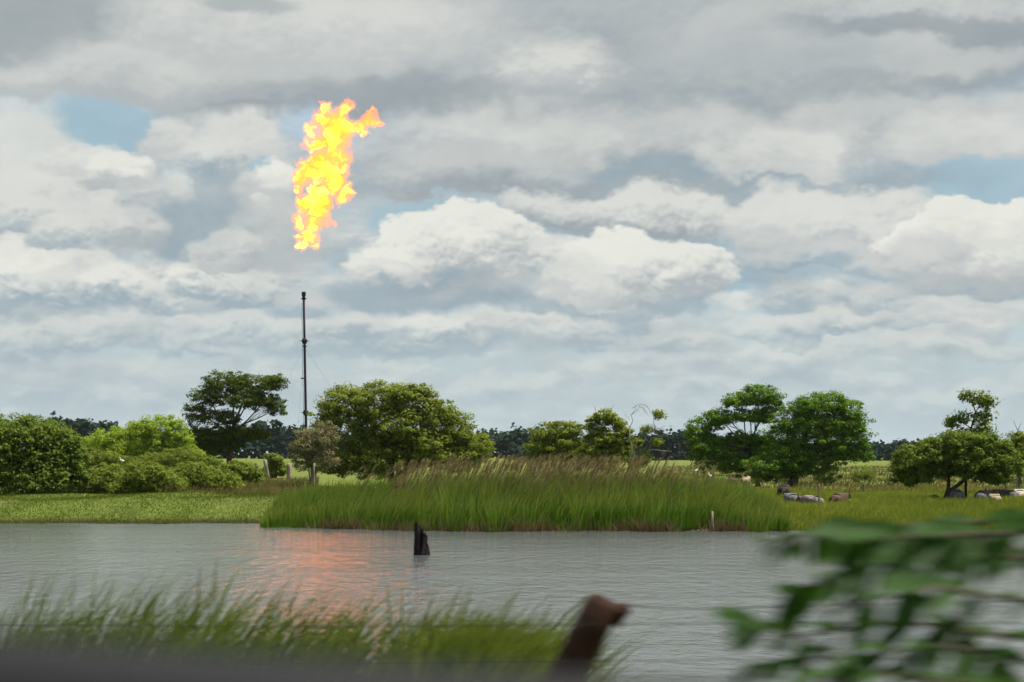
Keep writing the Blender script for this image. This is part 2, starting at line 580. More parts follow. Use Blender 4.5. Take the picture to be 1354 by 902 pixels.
def leaf_mat(name, c1, c2, c3=None, patch=0.6, trans=0.35, c3_amount=0.2, gloss=0):
    """leaf colour varies from leaf to leaf and from patch to patch of the plant"""
    m, T, out = new_mat(name)
    geo = T.node('ShaderNodeNewGeometry')
    co = T.node('ShaderNodeTexCoord').outputs['Object']
    rnd = geo.outputs['Random Per Island']
    n = T.noise(co, patch, 3.0, 0.6)
    f = T.math('MULTIPLY_ADD', rnd, 0.55, T.math('MULTIPLY_ADD', n, 1.5, -0.52))
    col = T.mix(T.math('ADD', f, 0.0, clamp=True), c1, c2)
    if c3:
        k = T.math('GREATER_THAN', T.math('FRACT', T.math('MULTIPLY', rnd, 17.3)), 1 - c3_amount)
        col = T.mix(k, col, c3)
    d = T.node('ShaderNodeBsdfDiffuse', {'Color': col})
    tcol = T.mix(1.0, col, (1.25, 1.3, 0.75), 'MULTIPLY')
    t = T.node('ShaderNodeBsdfTranslucent', {'Color': tcol})
    s = T.node('ShaderNodeMixShader', {0: trans, 1: d.outputs[0], 2: t.outputs[0]})
    if gloss:
        g = T.node('ShaderNodeBsdfGlossy', {'Color': (1, 1, 1), 'Roughness': 0.6})
        s = T.node('ShaderNodeMixShader', {0: gloss, 1: s.outputs[0], 2: g.outputs[0]})
    T.t.links.new(s.outputs[0], out.inputs[0])
    return m


M = {}
M['bark_dark'] = plain_mat('bark_dark', (0.035, 0.026, 0.019), (0.09, 0.07, 0.052), 4, 0.9, 0.02, stretch=(1, 1, .3))
M['bark_red'] = plain_mat('bark_red', (0.07, 0.035, 0.022), (0.13, 0.075, 0.05), 4, 0.9, 0.02, stretch=(1, 1, .3))
M['bark_grey'] = plain_mat('bark_grey', (0.13, 0.11, 0.09), (0.30, 0.26, 0.21), 4, 0.9, 0.01, stretch=(1, 1, .3))
M['post_wood'] = plain_mat('post_wood', (0.15, 0.11, 0.085), (0.36, 0.29, 0.23), 5, 0.9, 0.01, stretch=(1, 1, .25))
M['rot_wood'] = plain_mat('rot_wood', (0.006, 0.005, 0.005), (0.035, 0.026, 0.024), 7, 0.75, 0.03, stretch=(1, 1, .35))
M['rust_wood'] = plain_mat('rust_wood', (0.020, 0.009, 0.006), (0.042, 0.020, 0.013), 9, 0.85, 0.012, stretch=(1, 1, .25))
M['wire'] = plain_mat('wire', (0.012, 0.011, 0.011), (0.022, 0.02, 0.019), 20, 0.8)
M['stack_steel'] = plain_mat('stack_steel', (0.009, 0.007, 0.014), (0.018, 0.014, 0.024), 0.6, 0.6)
M['car_trim'] = plain_mat('car_trim', (0.010, 0.010, 0.011), (0.013, 0.013, 0.0145), 30, 0.6)
M['car_rubber'] = plain_mat('car_rubber', (0.02, 0.02, 0.024), (0.03, 0.03, 0.034), 40, 0.8)

# name: dark leaf, light leaf, odd leaf
M['leaf_dark'] = leaf_mat('leaf_dark', (0.037, 0.058, 0.010), (0.079, 0.117, 0.015), (0.112, 0.131, 0.019), trans=.28)
M['leaf_rich'] = leaf_mat('leaf_rich', (0.050, 0.097, 0.011), (0.112, 0.205, 0.023), (0.162, 0.248, 0.031), trans=.30)
M['leaf_lime'] = leaf_mat('leaf_lime', (0.156, 0.224, 0.021), (0.251, 0.334, 0.036), (0.283, 0.345, 0.053), trans=.4)
M['leaf_olive'] = leaf_mat('leaf_olive', (0.082, 0.118, 0.014), (0.192, 0.238, 0.034), (0.240, 0.240, 0.060), trans=.33)
M['leaf_scrub'] = leaf_mat('leaf_scrub', (0.079, 0.118, 0.015), (0.163, 0.215, 0.029), (0.200, 0.200, 0.058), trans=.35)
M['leaf_bush'] = leaf_mat('leaf_bush', (0.05, 0.085, 0.012), (0.14, 0.195, 0.03), (0.19, 0.22, 0.05), trans=.32)
M['leaf_dry'] = leaf_mat('leaf_dry', (0.162, 0.135, 0.074), (0.270, 0.223, 0.135), (0.121, 0.149, 0.041), trans=.3, c3_amount=.3)
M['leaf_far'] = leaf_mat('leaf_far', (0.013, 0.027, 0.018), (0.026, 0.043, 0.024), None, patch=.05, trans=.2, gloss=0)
M['leaf_near'] = leaf_mat('leaf_near', (0.011, 0.034, 0.004), (0.028, 0.068, 0.008), None, patch=3, trans=.25, gloss=.008)


def blade_mat(name, low, mid, tip, h, hue_a, hue_b, patch=.35, trans=.35):
    """grass blades: old dry tissue at the foot, green above, per-blade and per-patch hue"""
    m, T, out = new_mat(name)
    geo = T.node('ShaderNodeNewGeometry')
    rnd = geo.outputs['Random Per Island']
    co = T.node('ShaderNodeTexCoord').outputs['Object']
    z = T.node('ShaderNodeAttribute', None, attribute_name='along').outputs['Fac']
    n = T.noise(co, patch, 3.0, 0.6)
    f = T.math('ADD', T.math('MULTIPLY', rnd, 0.6), T.math('MULTIPLY_ADD', n, 1.6, -0.6), clamp=True)
    hue = T.mix(f, hue_a, hue_b)
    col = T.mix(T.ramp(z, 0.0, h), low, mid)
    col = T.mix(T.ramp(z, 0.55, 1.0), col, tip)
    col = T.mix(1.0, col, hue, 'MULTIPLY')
    d = T.node('ShaderNodeBsdfDiffuse', {'Color': col})
    t = T.node('ShaderNodeBsdfTranslucent', {'Color': col})
    s = T.node('ShaderNodeMixShader', {0: trans, 1: d.outputs[0], 2: t.outputs[0]})
    T.t.links.new(s.outputs[0], out.inputs[0])
    return m


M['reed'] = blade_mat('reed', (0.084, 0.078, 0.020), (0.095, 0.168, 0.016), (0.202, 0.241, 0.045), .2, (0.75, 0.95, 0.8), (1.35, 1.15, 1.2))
M['reed_dead'] = blade_mat('reed_dead', (0.08, 0.055, 0.026), (0.145, 0.105, 0.048), (0.2, 0.165, 0.08), .4, (0.5, 0.5, 0.5), (1.3, 1.3, 1.3), patch=.8)
M['plume'] = blade_mat('plume', (0.15, 0.14, 0.05), (0.23, 0.185, 0.08), (0.4, 0.33, 0.2), .5, (0.7, 0.65, 0.6), (1.25, 1.2, 1.15), patch=.5)
M['turf'] = blade_mat('turf', (0.07, 0.092, 0.014), (0.095, 0.13, 0.015), (0.125, 0.15, 0.022), .4, (0.85, 0.9, 0.85), (1.15, 1.08, 1.08), patch=.16)
M['pasture_turf'] = blade_mat('pasture_turf', (0.12, 0.145, 0.020), (0.175, 0.210, 0.026), (0.24, 0.26, 0.045), .4, (0.75, 0.85, 0.75), (1.25, 1.15, 1.15), patch=.16)
M['dry_turf'] = blade_mat('dry_turf', (0.11, 0.09, 0.03), (0.17, 0.145, 0.05), (0.25, 0.18, 0.08), .4, (0.6, 0.8, 0.7), (1.3, 1.15, 1.2), patch=.2)
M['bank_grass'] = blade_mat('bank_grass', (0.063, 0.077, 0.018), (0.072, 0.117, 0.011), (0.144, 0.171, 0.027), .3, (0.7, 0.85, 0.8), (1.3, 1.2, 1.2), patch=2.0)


# ------------------------------------------------------------------ ground, one sheet to the horizon
def build_ground():
    def axis(lo, hi, steps):
        out = [lo]
        v = lo
        while v < hi:
            s = steps(v)
            v += s
            out.append(v)
        return np.array(out)
    ys = axis(-80, 9000, lambda v: 6 if v < -6 else (0.7 if v < 24 else (3 if v < 66 else (0.7 if v < 100 else (1.5 if v < 170 else max(2, (v - 160) * .12))))))
    xp = axis(0, 7000, lambda v: 0.8 if v < 40 else (3 if v < 80 else max(4, (v - 70) * .15)))
    xs = np.concatenate([-xp[:0:-1], xp])
    Xg, Yg = np.meshgrid(xs, ys)
    Zg = gz(Xg, Yg)
    v = np.stack([Xg.ravel(), Yg.ravel(), Zg.ravel()], 1)
    nx, ny = len(xs), len(ys)
    i = (np.arange(ny - 1)[:, None] * nx + np.arange(nx - 1)[None, :]).ravel()
    f = np.stack([i, i + 1, i + nx + 1, i + nx], 1)
    m, T, out = new_mat('ground_soil_and_grass')
    co = T.node('ShaderNodeTexCoord').outputs['Object']
    n1 = T.noise(co, 0.07, 5, 0.6)
    n2 = T.noise(co, 1.3, 6, 0.65)
    n3 = T.noise(T.vec('MULTIPLY', co, (1, .35, 1)), 0.25, 5, 0.6)
    grass = T.mix(T.ramp(n2, .3, .7), (0.07, 0.098, 0.014), (0.105, 0.135, 0.020))
    dry = T.mix(T.ramp(n2, .3, .7), (0.085, 0.088, 0.026), (0.13, 0.13, 0.042))
    col = T.mix(T.ramp(T.math('ADD', T.math('MULTIPLY', n1, .6), T.math('MULTIPLY', n3, .4)), .47, .66), grass, dry)
    zz = T.node('ShaderNodeSeparateXYZ', {0: co}).outputs[2]
    mud = T.math('ADD', zz, T.math('MULTIPLY', n2, -0.12))
    col = T.mix(T.ramp(mud, -0.02, 0.08), (0.05, 0.04, 0.026), col)
    b = T.node('ShaderNodeBump', {'Height': n2, 'Distance': 0.15})
    p = T.node('ShaderNodeBsdfPrincipled', {'Base Color': col, 'Roughness': 0.95, 'Specular IOR Level': 0.1, 'Normal': b.outputs[0]})
    T.t.links.new(p.outputs[0], out.inputs[0])
    tag(mesh_obj('ground', v, f, m, smoothed=True), kind='structure')


def build_water():
    m, T, out = new_mat('lagoon_water')
    co = T.node('ShaderNodeTexCoord').outputs['Object']
    cw = T.vec('ADD', co, T.vec('SCALE', T.vec('SUBTRACT', T.noise(co, .3, 2, .5, 'Color'), (.5, .5, .5)), scale=.8))
    rip = T.noise(T.vec('MULTIPLY', cw, (1.0, 1.35, 1)), 2.4, 5, .62)
    chop = T.noise(T.vec('MULTIPLY', cw, (2.4, .8, 1)), 1.0, 4, .6)
    gust = T.noise(T.vec('MULTIPLY', co, (.25, 1, 1)), 0.16, 4, .6)
    h = T.math('ADD', T.math('MULTIPLY', rip, WATER_RIP), T.math('MULTIPLY', chop, WATER_CHOP))
    h = T.math('MULTIPLY', h, T.ramp(gust, .3, .7, .75, 1.25))
    b = T.node('ShaderNodeBump', {'Height': h, 'Distance': 1.0, 'Strength': 1.0})
    p = T.node('ShaderNodeBsdfPrincipled', {'Base Color': (0.080, 0.088, 0.086), 'Roughness': 0.08, 'IOR': 1.333, 'Normal': b.outputs[0]})
    T.t.links.new(p.outputs[0], out.inputs[0])
    v = [(-360, 8, 0), (360, 8, 0), (360, 96, 0), (-360, 96, 0)]
    tag(mesh_obj('water', v, [(0, 1, 2, 3)], m), kind='structure')


WATER_RIP, WATER_CHOP = 0.030, 0.078
build_ground()
build_water()
# ------------------------------------------------------------------ foliage and blades
def leaf_quads(P, N, size, aspect=0.55, jitter=0.3):
    """one pointed leaf per point: a bent rhombus, tips in its own plane"""
    n = len(P)
    N = N / (np.linalg.norm(N, axis=1, keepdims=True) + 1e-9)
    A = R.normal(size=(n, 3))
    U = np.cross(N, A)
    U /= np.linalg.norm(U, axis=1, keepdims=True) + 1e-9
    V = np.cross(N, U)
    s = size * (1 + jitter * R.uniform(-1, 1, (n, 1)))
    c = P
    v = np.empty((n, 4, 3), np.float32)
    v[:, 0] = c - U * s * .5
    v[:, 1] = c + V * s * aspect * .5 - N * s * .12
    v[:, 2] = c + U * s * .5
    v[:, 3] = c - V * s * aspect * .5 - N * s * .12
    return v.reshape(-1, 3), np.arange(n * 4).reshape(-1, 4)


def crown_points(blobs, n, clump, flat=.65, inner=.35, fill=1.0, up=.7):
    """leaf points gathered in clumps spread through ellipsoids; blobs: (centre, (rx, ry, rz))"""
    vols = np.array([(r[0] * r[1] * r[2]) ** (2 / 3) for _, r in blobs])
    w = vols / vols.sum()
    Ps, Ns, heads = [], [], []
    for (c, r), wi in zip(blobs, w):
        c, r = np.array(c), np.array(r)
        k = max(4, int(fill * 9.0 * (r[0] * r[1] * r[2]) ** (2 / 3) / clump ** 2))
        d = R.normal(size=(k, 3))
        d /= np.linalg.norm(d, axis=1, keepdims=True)
        rad = inner + (1 - inner) * R.uniform(0, 1, (k, 1)) ** .45
        hc = c + d * rad * r * np.where(R.uniform(0, 1, (k, 1)) < .16, R.uniform(1.05, 1.3, (k, 1)), R.uniform(.85, 1.08, (k, 1)))
        heads.append(hc)
        m = max(1, int(n * wi))
        idx = R.integers(0, k, m)
        cs = clump * R.uniform(.55, 1.35, (k, 1))
        q = R.normal(size=(m, 3))
        q /= np.linalg.norm(q, axis=1, keepdims=True)
        qn = q.copy()
        q *= R.uniform(.25, 1.0, (m, 1)) ** .5 * .85
        q[:, 2] = q[:, 2] * flat
        P = hc[idx] + q * cs[idx]
        st = R.uniform(0, 1, m) < .22                     # loose leaves between the clumps
        dd = R.normal(size=(m, 3))
        dd /= np.linalg.norm(dd, axis=1, keepdims=True)
        P[st] = (c + dd * r * R.uniform(.3, 1.06, (m, 1)))[st]
        out = (P - c) / r
        N = R.normal(size=(m, 3)) * .42 + qn * .75 + out * .35 + np.array([0, 0, up])
        Ps.append(P)
        Ns.append(N)
    return np.concatenate(Ps), np.concatenate(Ns), heads


def tree(name, label, cat, base, blobs_px, d, leaf, bark, n, size, clump, trunk_r, depth=.8, fork=.35, group=None,
         flat=.65, inner=.35, fill=1.0, lean=0.0, stems=1, twigs=0, bare=(), limbs=True, aspect=.55, fork_pt=None, zoff=(), up=.7):
    """a tree with its crown given as ellipsoids (photo px centre and radii) standing at distance d"""
    bx = (base - CX) / F * d
    root = Vector((bx, d, gzf(bx, d) - .05))
    e = empty(name, root, label, cat, group)
    blobs = []
    for i, b in enumerate(blobs_px):
        px, py, rx, ry = b[:4]
        dd = d + (b[4] if len(b) > 4 else 0.0)
        k = dd / F
        c = at(px, py, dd) - root
        blobs.append((tuple(c), (rx * k, max(.4, rx * k * depth), ry * k)))
    n, size = int(n * 2.9), size * .55
    P, N, heads = crown_points(blobs, n, clump, flat, inner, fill, up)
    P[:, 2] = np.maximum(P[:, 2], .05)
    v, f = leaf_quads(P, N, size, aspect)
    mesh_obj('crown', v, f, leaf, e)
    T = Tubes(7)
    top = max(c[2] + r[2] for c, r in blobs)
    mean = Vector((sum(c[0] for c, r in blobs) / len(blobs), sum(c[1] for c, r in blobs) / len(blobs), 0))
    for s in range(stems):
        o = Vector((random.uniform(-1, 1), random.uniform(-.6, .6), 0)) * (trunk_r * 3 if stems > 1 else 0)
        fk = Vector(fork_pt) if fork_pt else Vector((mean.x * .45 + lean, mean.y * .4, top * fork)) + o * 2.5
        T.add(bend(o, fk, 6, .04), np.linspace(trunk_r * 1.25, trunk_r * .8, 6), wob=.06)
        mine = [b for i, b in enumerate(zip(blobs, heads)) if i % stems == s] if limbs else []
        for (c, r), hd in mine:
            c = Vector(c)
            end = c + Vector((0, 0, r[2] * .25))
            pts = bend(fk, end, 6, .07)
            L = (end - fk).length
            rr = trunk_r * .62 * min(1, .45 + .1 * r[0])
            T.add(pts, np.linspace(rr, rr * .35, 6), wob=.05)
            for _ in range(twigs):
                h = Vector(hd[random.randrange(len(hd))])
                q = pts[random.randrange(2, 6)]
                T.add(bend(q, h, 4, .08), np.linspace(rr * .3, rr * .1, 4))
    for line in bare:
        pts = [at(px, py, d) - root for px, py in line[0]]
        T.add(pts, np.linspace(line[1], line[2], len(pts)), wob=.05)
    T.build('trunk', bark, e)
    return e


def blades(name, X, Y, Z, H, Wd, lean_x, lean_y, mat, curve=.5, segs=3, parent=None, kind='stuff', face=.6):
    """many blades of grass as one mesh: bent tapering ribbons, attribute 'along' runs from foot to tip"""
    n = len(X)
    ang = R.normal(0, face, n)
    ux, uy = np.cos(ang), np.sin(ang)
    v = np.empty((n, 2 * segs + 1, 3), np.float32)
    al = np.empty((n, 2 * segs + 1), np.float32)
    for i in range(segs):
        t = i / segs
        b = t ** 1.0 * (1 - curve) + t ** 2.2 * curve
        cx = X + lean_x * H * b
        cy = Y + lean_y * H * b
        cz = Z + H * (t - .18 * curve * t ** 3 * np.abs(lean_x))
        w = Wd * (1 - t * .75) * .5
        v[:, 2 * i] = np.stack([cx - ux * w, cy - uy * w, cz], 1)
        v[:, 2 * i + 1] = np.stack([cx + ux * w, cy + uy * w, cz], 1)
        al[:, 2 * i:2 * i + 2] = t
    v[:, -1] = np.stack([X + lean_x * H, Y + lean_y * H, Z + H * (1 - .18 * curve * np.abs(lean_x))], 1)
    al[:, -1] = 1
    k = 2 * segs + 1
    base = (np.arange(n) * k)[:, None]
    tri = []
    for i in range(segs - 1):
        a = 2 * i
        tri += [(a, a + 1, a + 3), (a, a + 3, a + 2)]
    tri.append((2 * segs - 2, 2 * segs - 1, 2 * segs))
    f = np.concatenate([base + np.array(t)[None, :] for t in tri])
    o = mesh_obj(name, v.reshape(-1, 3), f, mat, parent)
    at_ = o.data.attributes.new('along', 'FLOAT', 'POINT')
    at_.data.foreach_set('value', al.ravel())
    if kind:
        o['kind'] = kind
    return o


# ------------------------------------------------------------------ far wood on the horizon
def far_wood():
    prof = [(-500, 570), (-200, 562), (0, 556), (60, 555), (110, 552), (150, 560), (240, 570), (320, 560), (360, 556), (392, 566), (430, 572),
            (630, 572), (660, 566), (700, 568), (800, 574), (870, 572), (910, 568), (1000, 575), (1150, 586), (1210, 585), (1260, 588), (1354, 585), (1600, 575), (1900, 568)]
    px = np.array([p[0] for p in prof], float); py = np.array([p[1] for p in prof], float)
    blobs = []
    for row, (d, k) in enumerate(((640, 110), (675, 110), (720, 90))):
        for x in np.linspace(-500, 1900, k):
            x += R.uniform(-9, 9)
            top = np.interp(x, px, py) + R.normal(0, 2.6) + 1.5
            X = (x - CX) / F * d
            zt = CAMZ - (top - HOR) / F * d
            h = zt - gzf(X, d)
            rz = h * R.uniform(.34, .46)
            blobs.append(((X, d + R.uniform(-8, 8), zt - rz), (R.uniform(2.8, 5.2), 4.0, rz)))
            if row == 0:
                blobs.append(((X, d - 6, h * .2 + gzf(X, d)), (4.5, 3.0, h * .28)))
    P, N, _ = crown_points(blobs, 90000, 1.5, .8, .3)
    v, f = leaf_quads(P, N, 1.7, .8)
    tag(mesh_obj('far_wood', v, f, M['leaf_far']), 'dark blue green wood along the far horizon', 'wood', kind='stuff')


far_wood()

# ------------------------------------------------------------------ trees and bushes on the far side (photo px ellipsoids, distance)
tree('broad_bush', 'dark green leafy bush at the far left edge above the grassy bank', 'bush', 45,
     [(20, 590, 60, 44), (72, 600, 42, 42), (-25, 590, 50, 46), (100, 622, 24, 34), (45, 628, 66, 28), (40, 565, 30, 16), (75, 582, 26, 18)], 104,
     M['leaf_bush'], M['bark_dark'], 15000, .30, .42, .10, stems=4, fork=.3, inner=.3)
tree('lime_tree', 'lower and broader bright lime green tree left of the dark umbrella tree', 'tree', 150,
     [(150, 585, 40, 18), (180, 577, 26, 16), (128, 590, 24, 12), (165, 600, 46, 16)], 168,
     M['leaf_lime'], M['bark_grey'], 6500, .34, .55, .14, stems=2, flat=.5, twigs=2)
tree('lime_tree', 'taller bright lime green tree touching the dark umbrella tree', 'tree', 212,
     [(212, 566, 34, 18), (188, 566, 20, 12), (230, 582, 26, 16), (205, 590, 36, 18), (240, 602, 28, 14)], 165,
     M['leaf_lime'], M['bark_grey'], 6500, .34, .55, .15, stems=2, flat=.5, twigs=2)
tree('umbrella_tree', 'tall dark tree with flat layered crown and reddish trunk left of the gas stack', 'tree', 303,
     [(300, 505, 34, 16), (335, 508, 40, 14), (364, 506, 20, 11), (275, 524, 28, 14), (325, 528, 44, 14), (365, 541, 17, 8), (352, 530, 26, 8),
      (262, 546, 22, 15), (292, 552, 28, 12), (258, 575, 20, 16), (282, 580, 26, 18), (322, 572, 30, 14), (345, 575, 14, 7), (272, 596, 20, 12), (305, 590, 22, 12)], 178,
     M['leaf_dark'], M['bark_red'], 15000, .34, .48, .24, fork=.38, flat=.45, inner=.25, twigs=4, fill=.8)
tree('round_bush', 'big rounded olive green bushy tree behind the left end of the reeds', 'tree', 520,
     [(455, 535, 40, 26), (500, 528, 44, 24), (542, 530, 36, 22), (575, 548, 32, 24), (605, 568, 28, 24), (628, 592, 24, 22), (430, 560, 22, 24),
      (520, 560, 56, 28), (470, 575, 34, 34), (560, 588, 50, 28), (600, 605, 40, 20), (500, 608, 60, 24), (450, 608, 30, 20), (592, 548, 16, 14), (550, 520, 22, 10)], 116,
     M['leaf_olive'], M['bark_dark'], 26000, .28, .46, .16, stems=4, fork=.32, inner=.35, fill=.8, flat=.55, twigs=2,
     bare=[([(486, 560), (490, 535), (497, 500)], .03, .01), ([(478, 560), (470, 530), (462, 503)], .03, .01), ([(484, 530), (492, 512), (508, 506)], .02, .008),
           ([(625, 600), (650, 588), (664, 577)], .05, .015)])
tree('dry_shrub', 'half dead greyish shrub at the left foot of the big round tree', 'shrub', 412,
     [(410, 585, 24, 22), (398, 606, 16, 18), (430, 578, 18, 22), (425, 610, 22, 16)], 113,
     M['leaf_dry'], M['bark_grey'], 3800, .20, .38, .05, stems=6, fork=.35, twigs=6, fill=.8)
tree('thin_tree', 'lower half of the thin open crowned pair behind the reed plumes', 'tree', 738,
     [(730, 572, 28, 15), (755, 568, 22, 12), (715, 588, 22, 14), (745, 594, 38, 18), (770, 604, 28, 14), (710, 606, 18, 10)], 122,
     M['leaf_olive'], M['bark_dark'], 7000, .25, .38, .09, stems=3, fork=.3, twigs=3, fill=.8, flat=.5)
tree('thin_tree', 'taller of the thin open crowned pair behind the reed plumes', 'tree', 800,
     [(800, 552, 18, 11), (788, 562, 14, 14), (816, 560, 14, 9), (800, 580, 28, 14), (826, 570, 12, 8), (790, 600, 30, 18), (820, 602, 24, 14), (838, 585, 12, 9)], 120,
     M['leaf_olive'], M['bark_dark'], 7500, .25, .36, .10, stems=2, fork=.3, twigs=4, fill=.8, flat=.5,
     bare=[([(790, 560), (788, 545), (786, 537)], .025, .008), ([(805, 555), (808, 542), (812, 535)], .025, .008)])
tree('bare_tree', 'half bare tree with crooked grey limbs just right of the thin trees', 'tree', 836,
     [(871, 547, 9, 7), (858, 568, 12, 6), (868, 584, 10, 5), (852, 603, 12, 7), (845, 610, 14, 8)], 118,
     M['leaf_olive'], M['bark_grey'], 1100, .22, .34, .10, fork=.25, limbs=False, inner=.1, fork_pt=(0, 0, 1.2),
     bare=[([(836, 622), (834, 605), (836, 592), (832, 578), (833, 565)], .065, .030), ([(833, 565), (837, 556), (834, 549), (841, 541), (840, 536), (836, 533)], .022, .006), ([(834, 549), (843, 543), (846, 536), (853, 534), (858, 538)], .014, .005), ([(833, 566), (826, 556), (828, 548)], .016, .006), ([(845, 537), (850, 540), (854, 545), (858, 550)], .016, .006),
           ([(836, 606), (843, 602), (848, 599), (856, 597), (862, 594), (875, 596), (888, 597)], .07, .015), ([(836, 612), (838, 600), (840, 590), (843, 584), (845, 576)], .05, .025), ([(845, 576), (854, 574), (862, 570), (872, 566), (882, 568)], .03, .008),
           ([(866, 568), (864, 556), (866, 548)], .022, .008), ([(858, 595), (859, 590)], .02, .008), ([(874, 566), (880, 562)], .012, .005), ([(884, 597), (884, 592)], .015, .006),
           ([(836, 540), (846, 534), (856, 537), (860, 545)], .014, .005), ([(850, 537), (853, 543), (851, 549)], .010, .004), ([(855, 537), (859, 542), (860, 548)], .010, .004), ([(833, 556), (828, 550), (826, 545)], .012, .005),
           ([(831, 570), (825, 563)], .014, .005), ([(870, 566), (876, 570)], .010, .004), ([(848, 599), (846, 590)], .014, .006)])
tree('spreading_tree', 'left of the two big dark trees, with open airy crown and visible limbs', 'tree', 1003,
     [(1005, 522, 30, 15), (975, 530, 24, 10), (1020, 535, 18, 12), (945, 556, 18, 12), (960, 552, 26, 10), (925, 572, 22, 22), (990, 548, 28, 9), (1010, 552, 18, 8),
      (945, 600, 34, 24), (975, 612, 26, 20), (1010, 590, 20, 18), (985, 580, 26, 10), (930, 590, 24, 18)], 150,
     M['leaf_rich'], M['bark_dark'], 15000, .30, .46, .18, fork=.35, flat=.5, twigs=4, fill=.85, inner=.25)
tree('spreading_tree', 'right of the two big dark trees, with dense rounded crown', 'tree', 1047,
     [(1092, 533, 40, 16), (1062, 542, 30, 16), (1122, 548, 26, 20), (1072, 564, 42, 20), (1132, 574, 22, 20), (1038, 574, 30, 22), (1098, 580, 40, 20), (1048, 600, 38, 22),
      (1144, 598, 12, 14), (1025, 616, 40, 16), (1094, 628, 16, 14), (1076, 608, 30, 16), (1120, 600, 24, 14), (1110, 562, 34, 20), (1018, 630, 26, 8), (1048, 622, 26, 12)], 146,
     M['leaf_rich'], M['bark_dark'], 24000, .30, .48, .34, fork=.28, flat=.5, twigs=2, fill=.8, inner=.25, fork_pt=(.4, 0, 1.9))
tree('leaning_tree', 'low wide tree with forked leaning trunk at the right, cattle lying under it', 'tree', 1248,
     [(1205, 612, 28, 22), (1235, 600, 30, 22), (1275, 588, 36, 18), (1310, 594, 30, 24), (1332, 610, 22, 22), (1285, 612, 44, 20), (1196, 628, 20, 12), (1240, 622, 24, 12), (1318, 626, 24, 14), (1300, 580, 14, 8), (1215, 630, 18, 10)], 101,
     M['leaf_bush'], M['bark_dark'], 19000, .25, .36, .10, limbs=False, fill=.9, depth=.9, fork_pt=(.10, 0, .5), up=.5,
     bare=[([(1250, 660), (1258, 648), (1274, 636), (1290, 626), (1304, 605), (1312, 590)], .13, .05), ([(1250, 660), (1254, 645), (1255, 625), (1245, 605), (1225, 598)], .12, .04),
           ([(1274, 636), (1282, 612), (1280, 592)], .06, .03), ([(1255, 628), (1228, 618), (1205, 612)], .05, .02), ([(1290, 626), (1315, 615), (1332, 608)], .06, .02)])
tree('spire_tree', 'slim tree with tiered tufts rising above the low wide tree', 'tree', 1277,
     [(1280, 521, 9, 5), (1300, 530, 14, 7), (1288, 526, 10, 6), (1308, 534, 7, 4), (1258, 557, 11, 9), (1269, 552, 11, 7), (1302, 548, 12, 5), (1293, 551, 8, 4), (1300, 566, 11, 8), (1288, 571, 10, 7), (1266, 575, 12, 7)], 103,
     M['leaf_bush'], M['bark_dark'], 900, .34, .60, .07, limbs=False, inner=.2, flat=.8, fork_pt=(0.05, 0, 1.6),
     bare=[([(1277, 634), (1279, 600), (1281, 578), (1286, 560), (1290, 545), (1286, 532), (1282, 522)], .075, .02), ([(1288, 550), (1294, 538), (1302, 531)], .03, .012), ([(1284, 566), (1274, 560), (1266, 556)], .03, .012),
           ([(1289, 552), (1296, 549)], .02, .01), ([(1283, 572), (1290, 567)], .02, .01)])
tree('edge_tree', 'grey stemmed small tree cut by the right edge', 'tree', 1350,
     [(1352, 590, 18, 14), (1375, 600, 26, 22), (1345, 578, 10, 6)], 105,
     M['leaf_scrub'], M['bark_grey'], 3000, .25, .36, .06, stems=3, fork=.45, twigs=3,
     bare=[([(1350, 640), (1347, 600), (1346, 570), (1340, 556)], .05, .012), ([(1346, 570), (1351, 556)], .02, .008), ([(1334, 668), (1330, 645), (1326, 620)], .05, .03), ([(1344, 668), (1348, 640), (1350, 615)], .06, .03)])

SCRUB = [
    (135, 650, 104, [(135, 634, 30, 20), (118, 642, 22, 14), (162, 642, 28, 14)], 'scrub bush beside the dark bush at the left edge'),
    (190, 650, 102, [(190, 630, 34, 20), (218, 640, 34, 16), (170, 644, 28, 11)], 'scrub bush in the thicket below the lower lime green tree'),
    (265, 650, 104, [(255, 628, 36, 18), (288, 637, 32, 16), (238, 643, 28, 12)], 'scrub bush in the thicket below the taller lime green tree'),
    (315, 638, 116, [(312, 623, 26, 13), (336, 628, 18, 10), (295, 634, 22, 11)], 'scrub bush at the right end of the thicket beside the old fence posts'),
    (130, 612, 140, [(120, 606, 28, 16), (150, 612, 26, 12)], 'pale scrub bush between the left edge bush and the lime trees'),
    (245, 612, 142, [(240, 606, 34, 14), (205, 610, 28, 12), (275, 612, 22, 10)], 'pale scrub bush at the foot of the dark umbrella tree'),
    (362, 624, 133, [(362, 612, 12, 13), (372, 620, 12, 10), (356, 624, 12, 8)], 'small upright shrub growing between two old fence posts'),
]
for base, _, d, bl, lab in SCRUB:
    tree('scrub_bush', 'green ' + lab if not lab.startswith(('pale', 'small')) else lab, 'bush', base, bl, d, M['leaf_scrub'], M['bark_dark'],
         4600 if len(bl) > 2 else 3000, .24, .34, .05, stems=3, fork=.3, group='scrub bushes of the thicket on the left bank', flat=.6, inner=.2)
LOWP = [(1180, 668, 102, 9, 'small dark weed clump in the pasture left of the leaning trunk'), (1128, 672, 98, 11, 'low dark bush beside the reddish brown cow'),
        (1060, 668, 101, 8, 'low dark bush between the grey cow and the brindled cow'), (1234, 662, 103, 7, 'small weed clump left of the grey cow under the low wide tree'),
        (1142, 632, 125, 14, 'brown green bush in the pasture under the right rim of the dense big tree')]
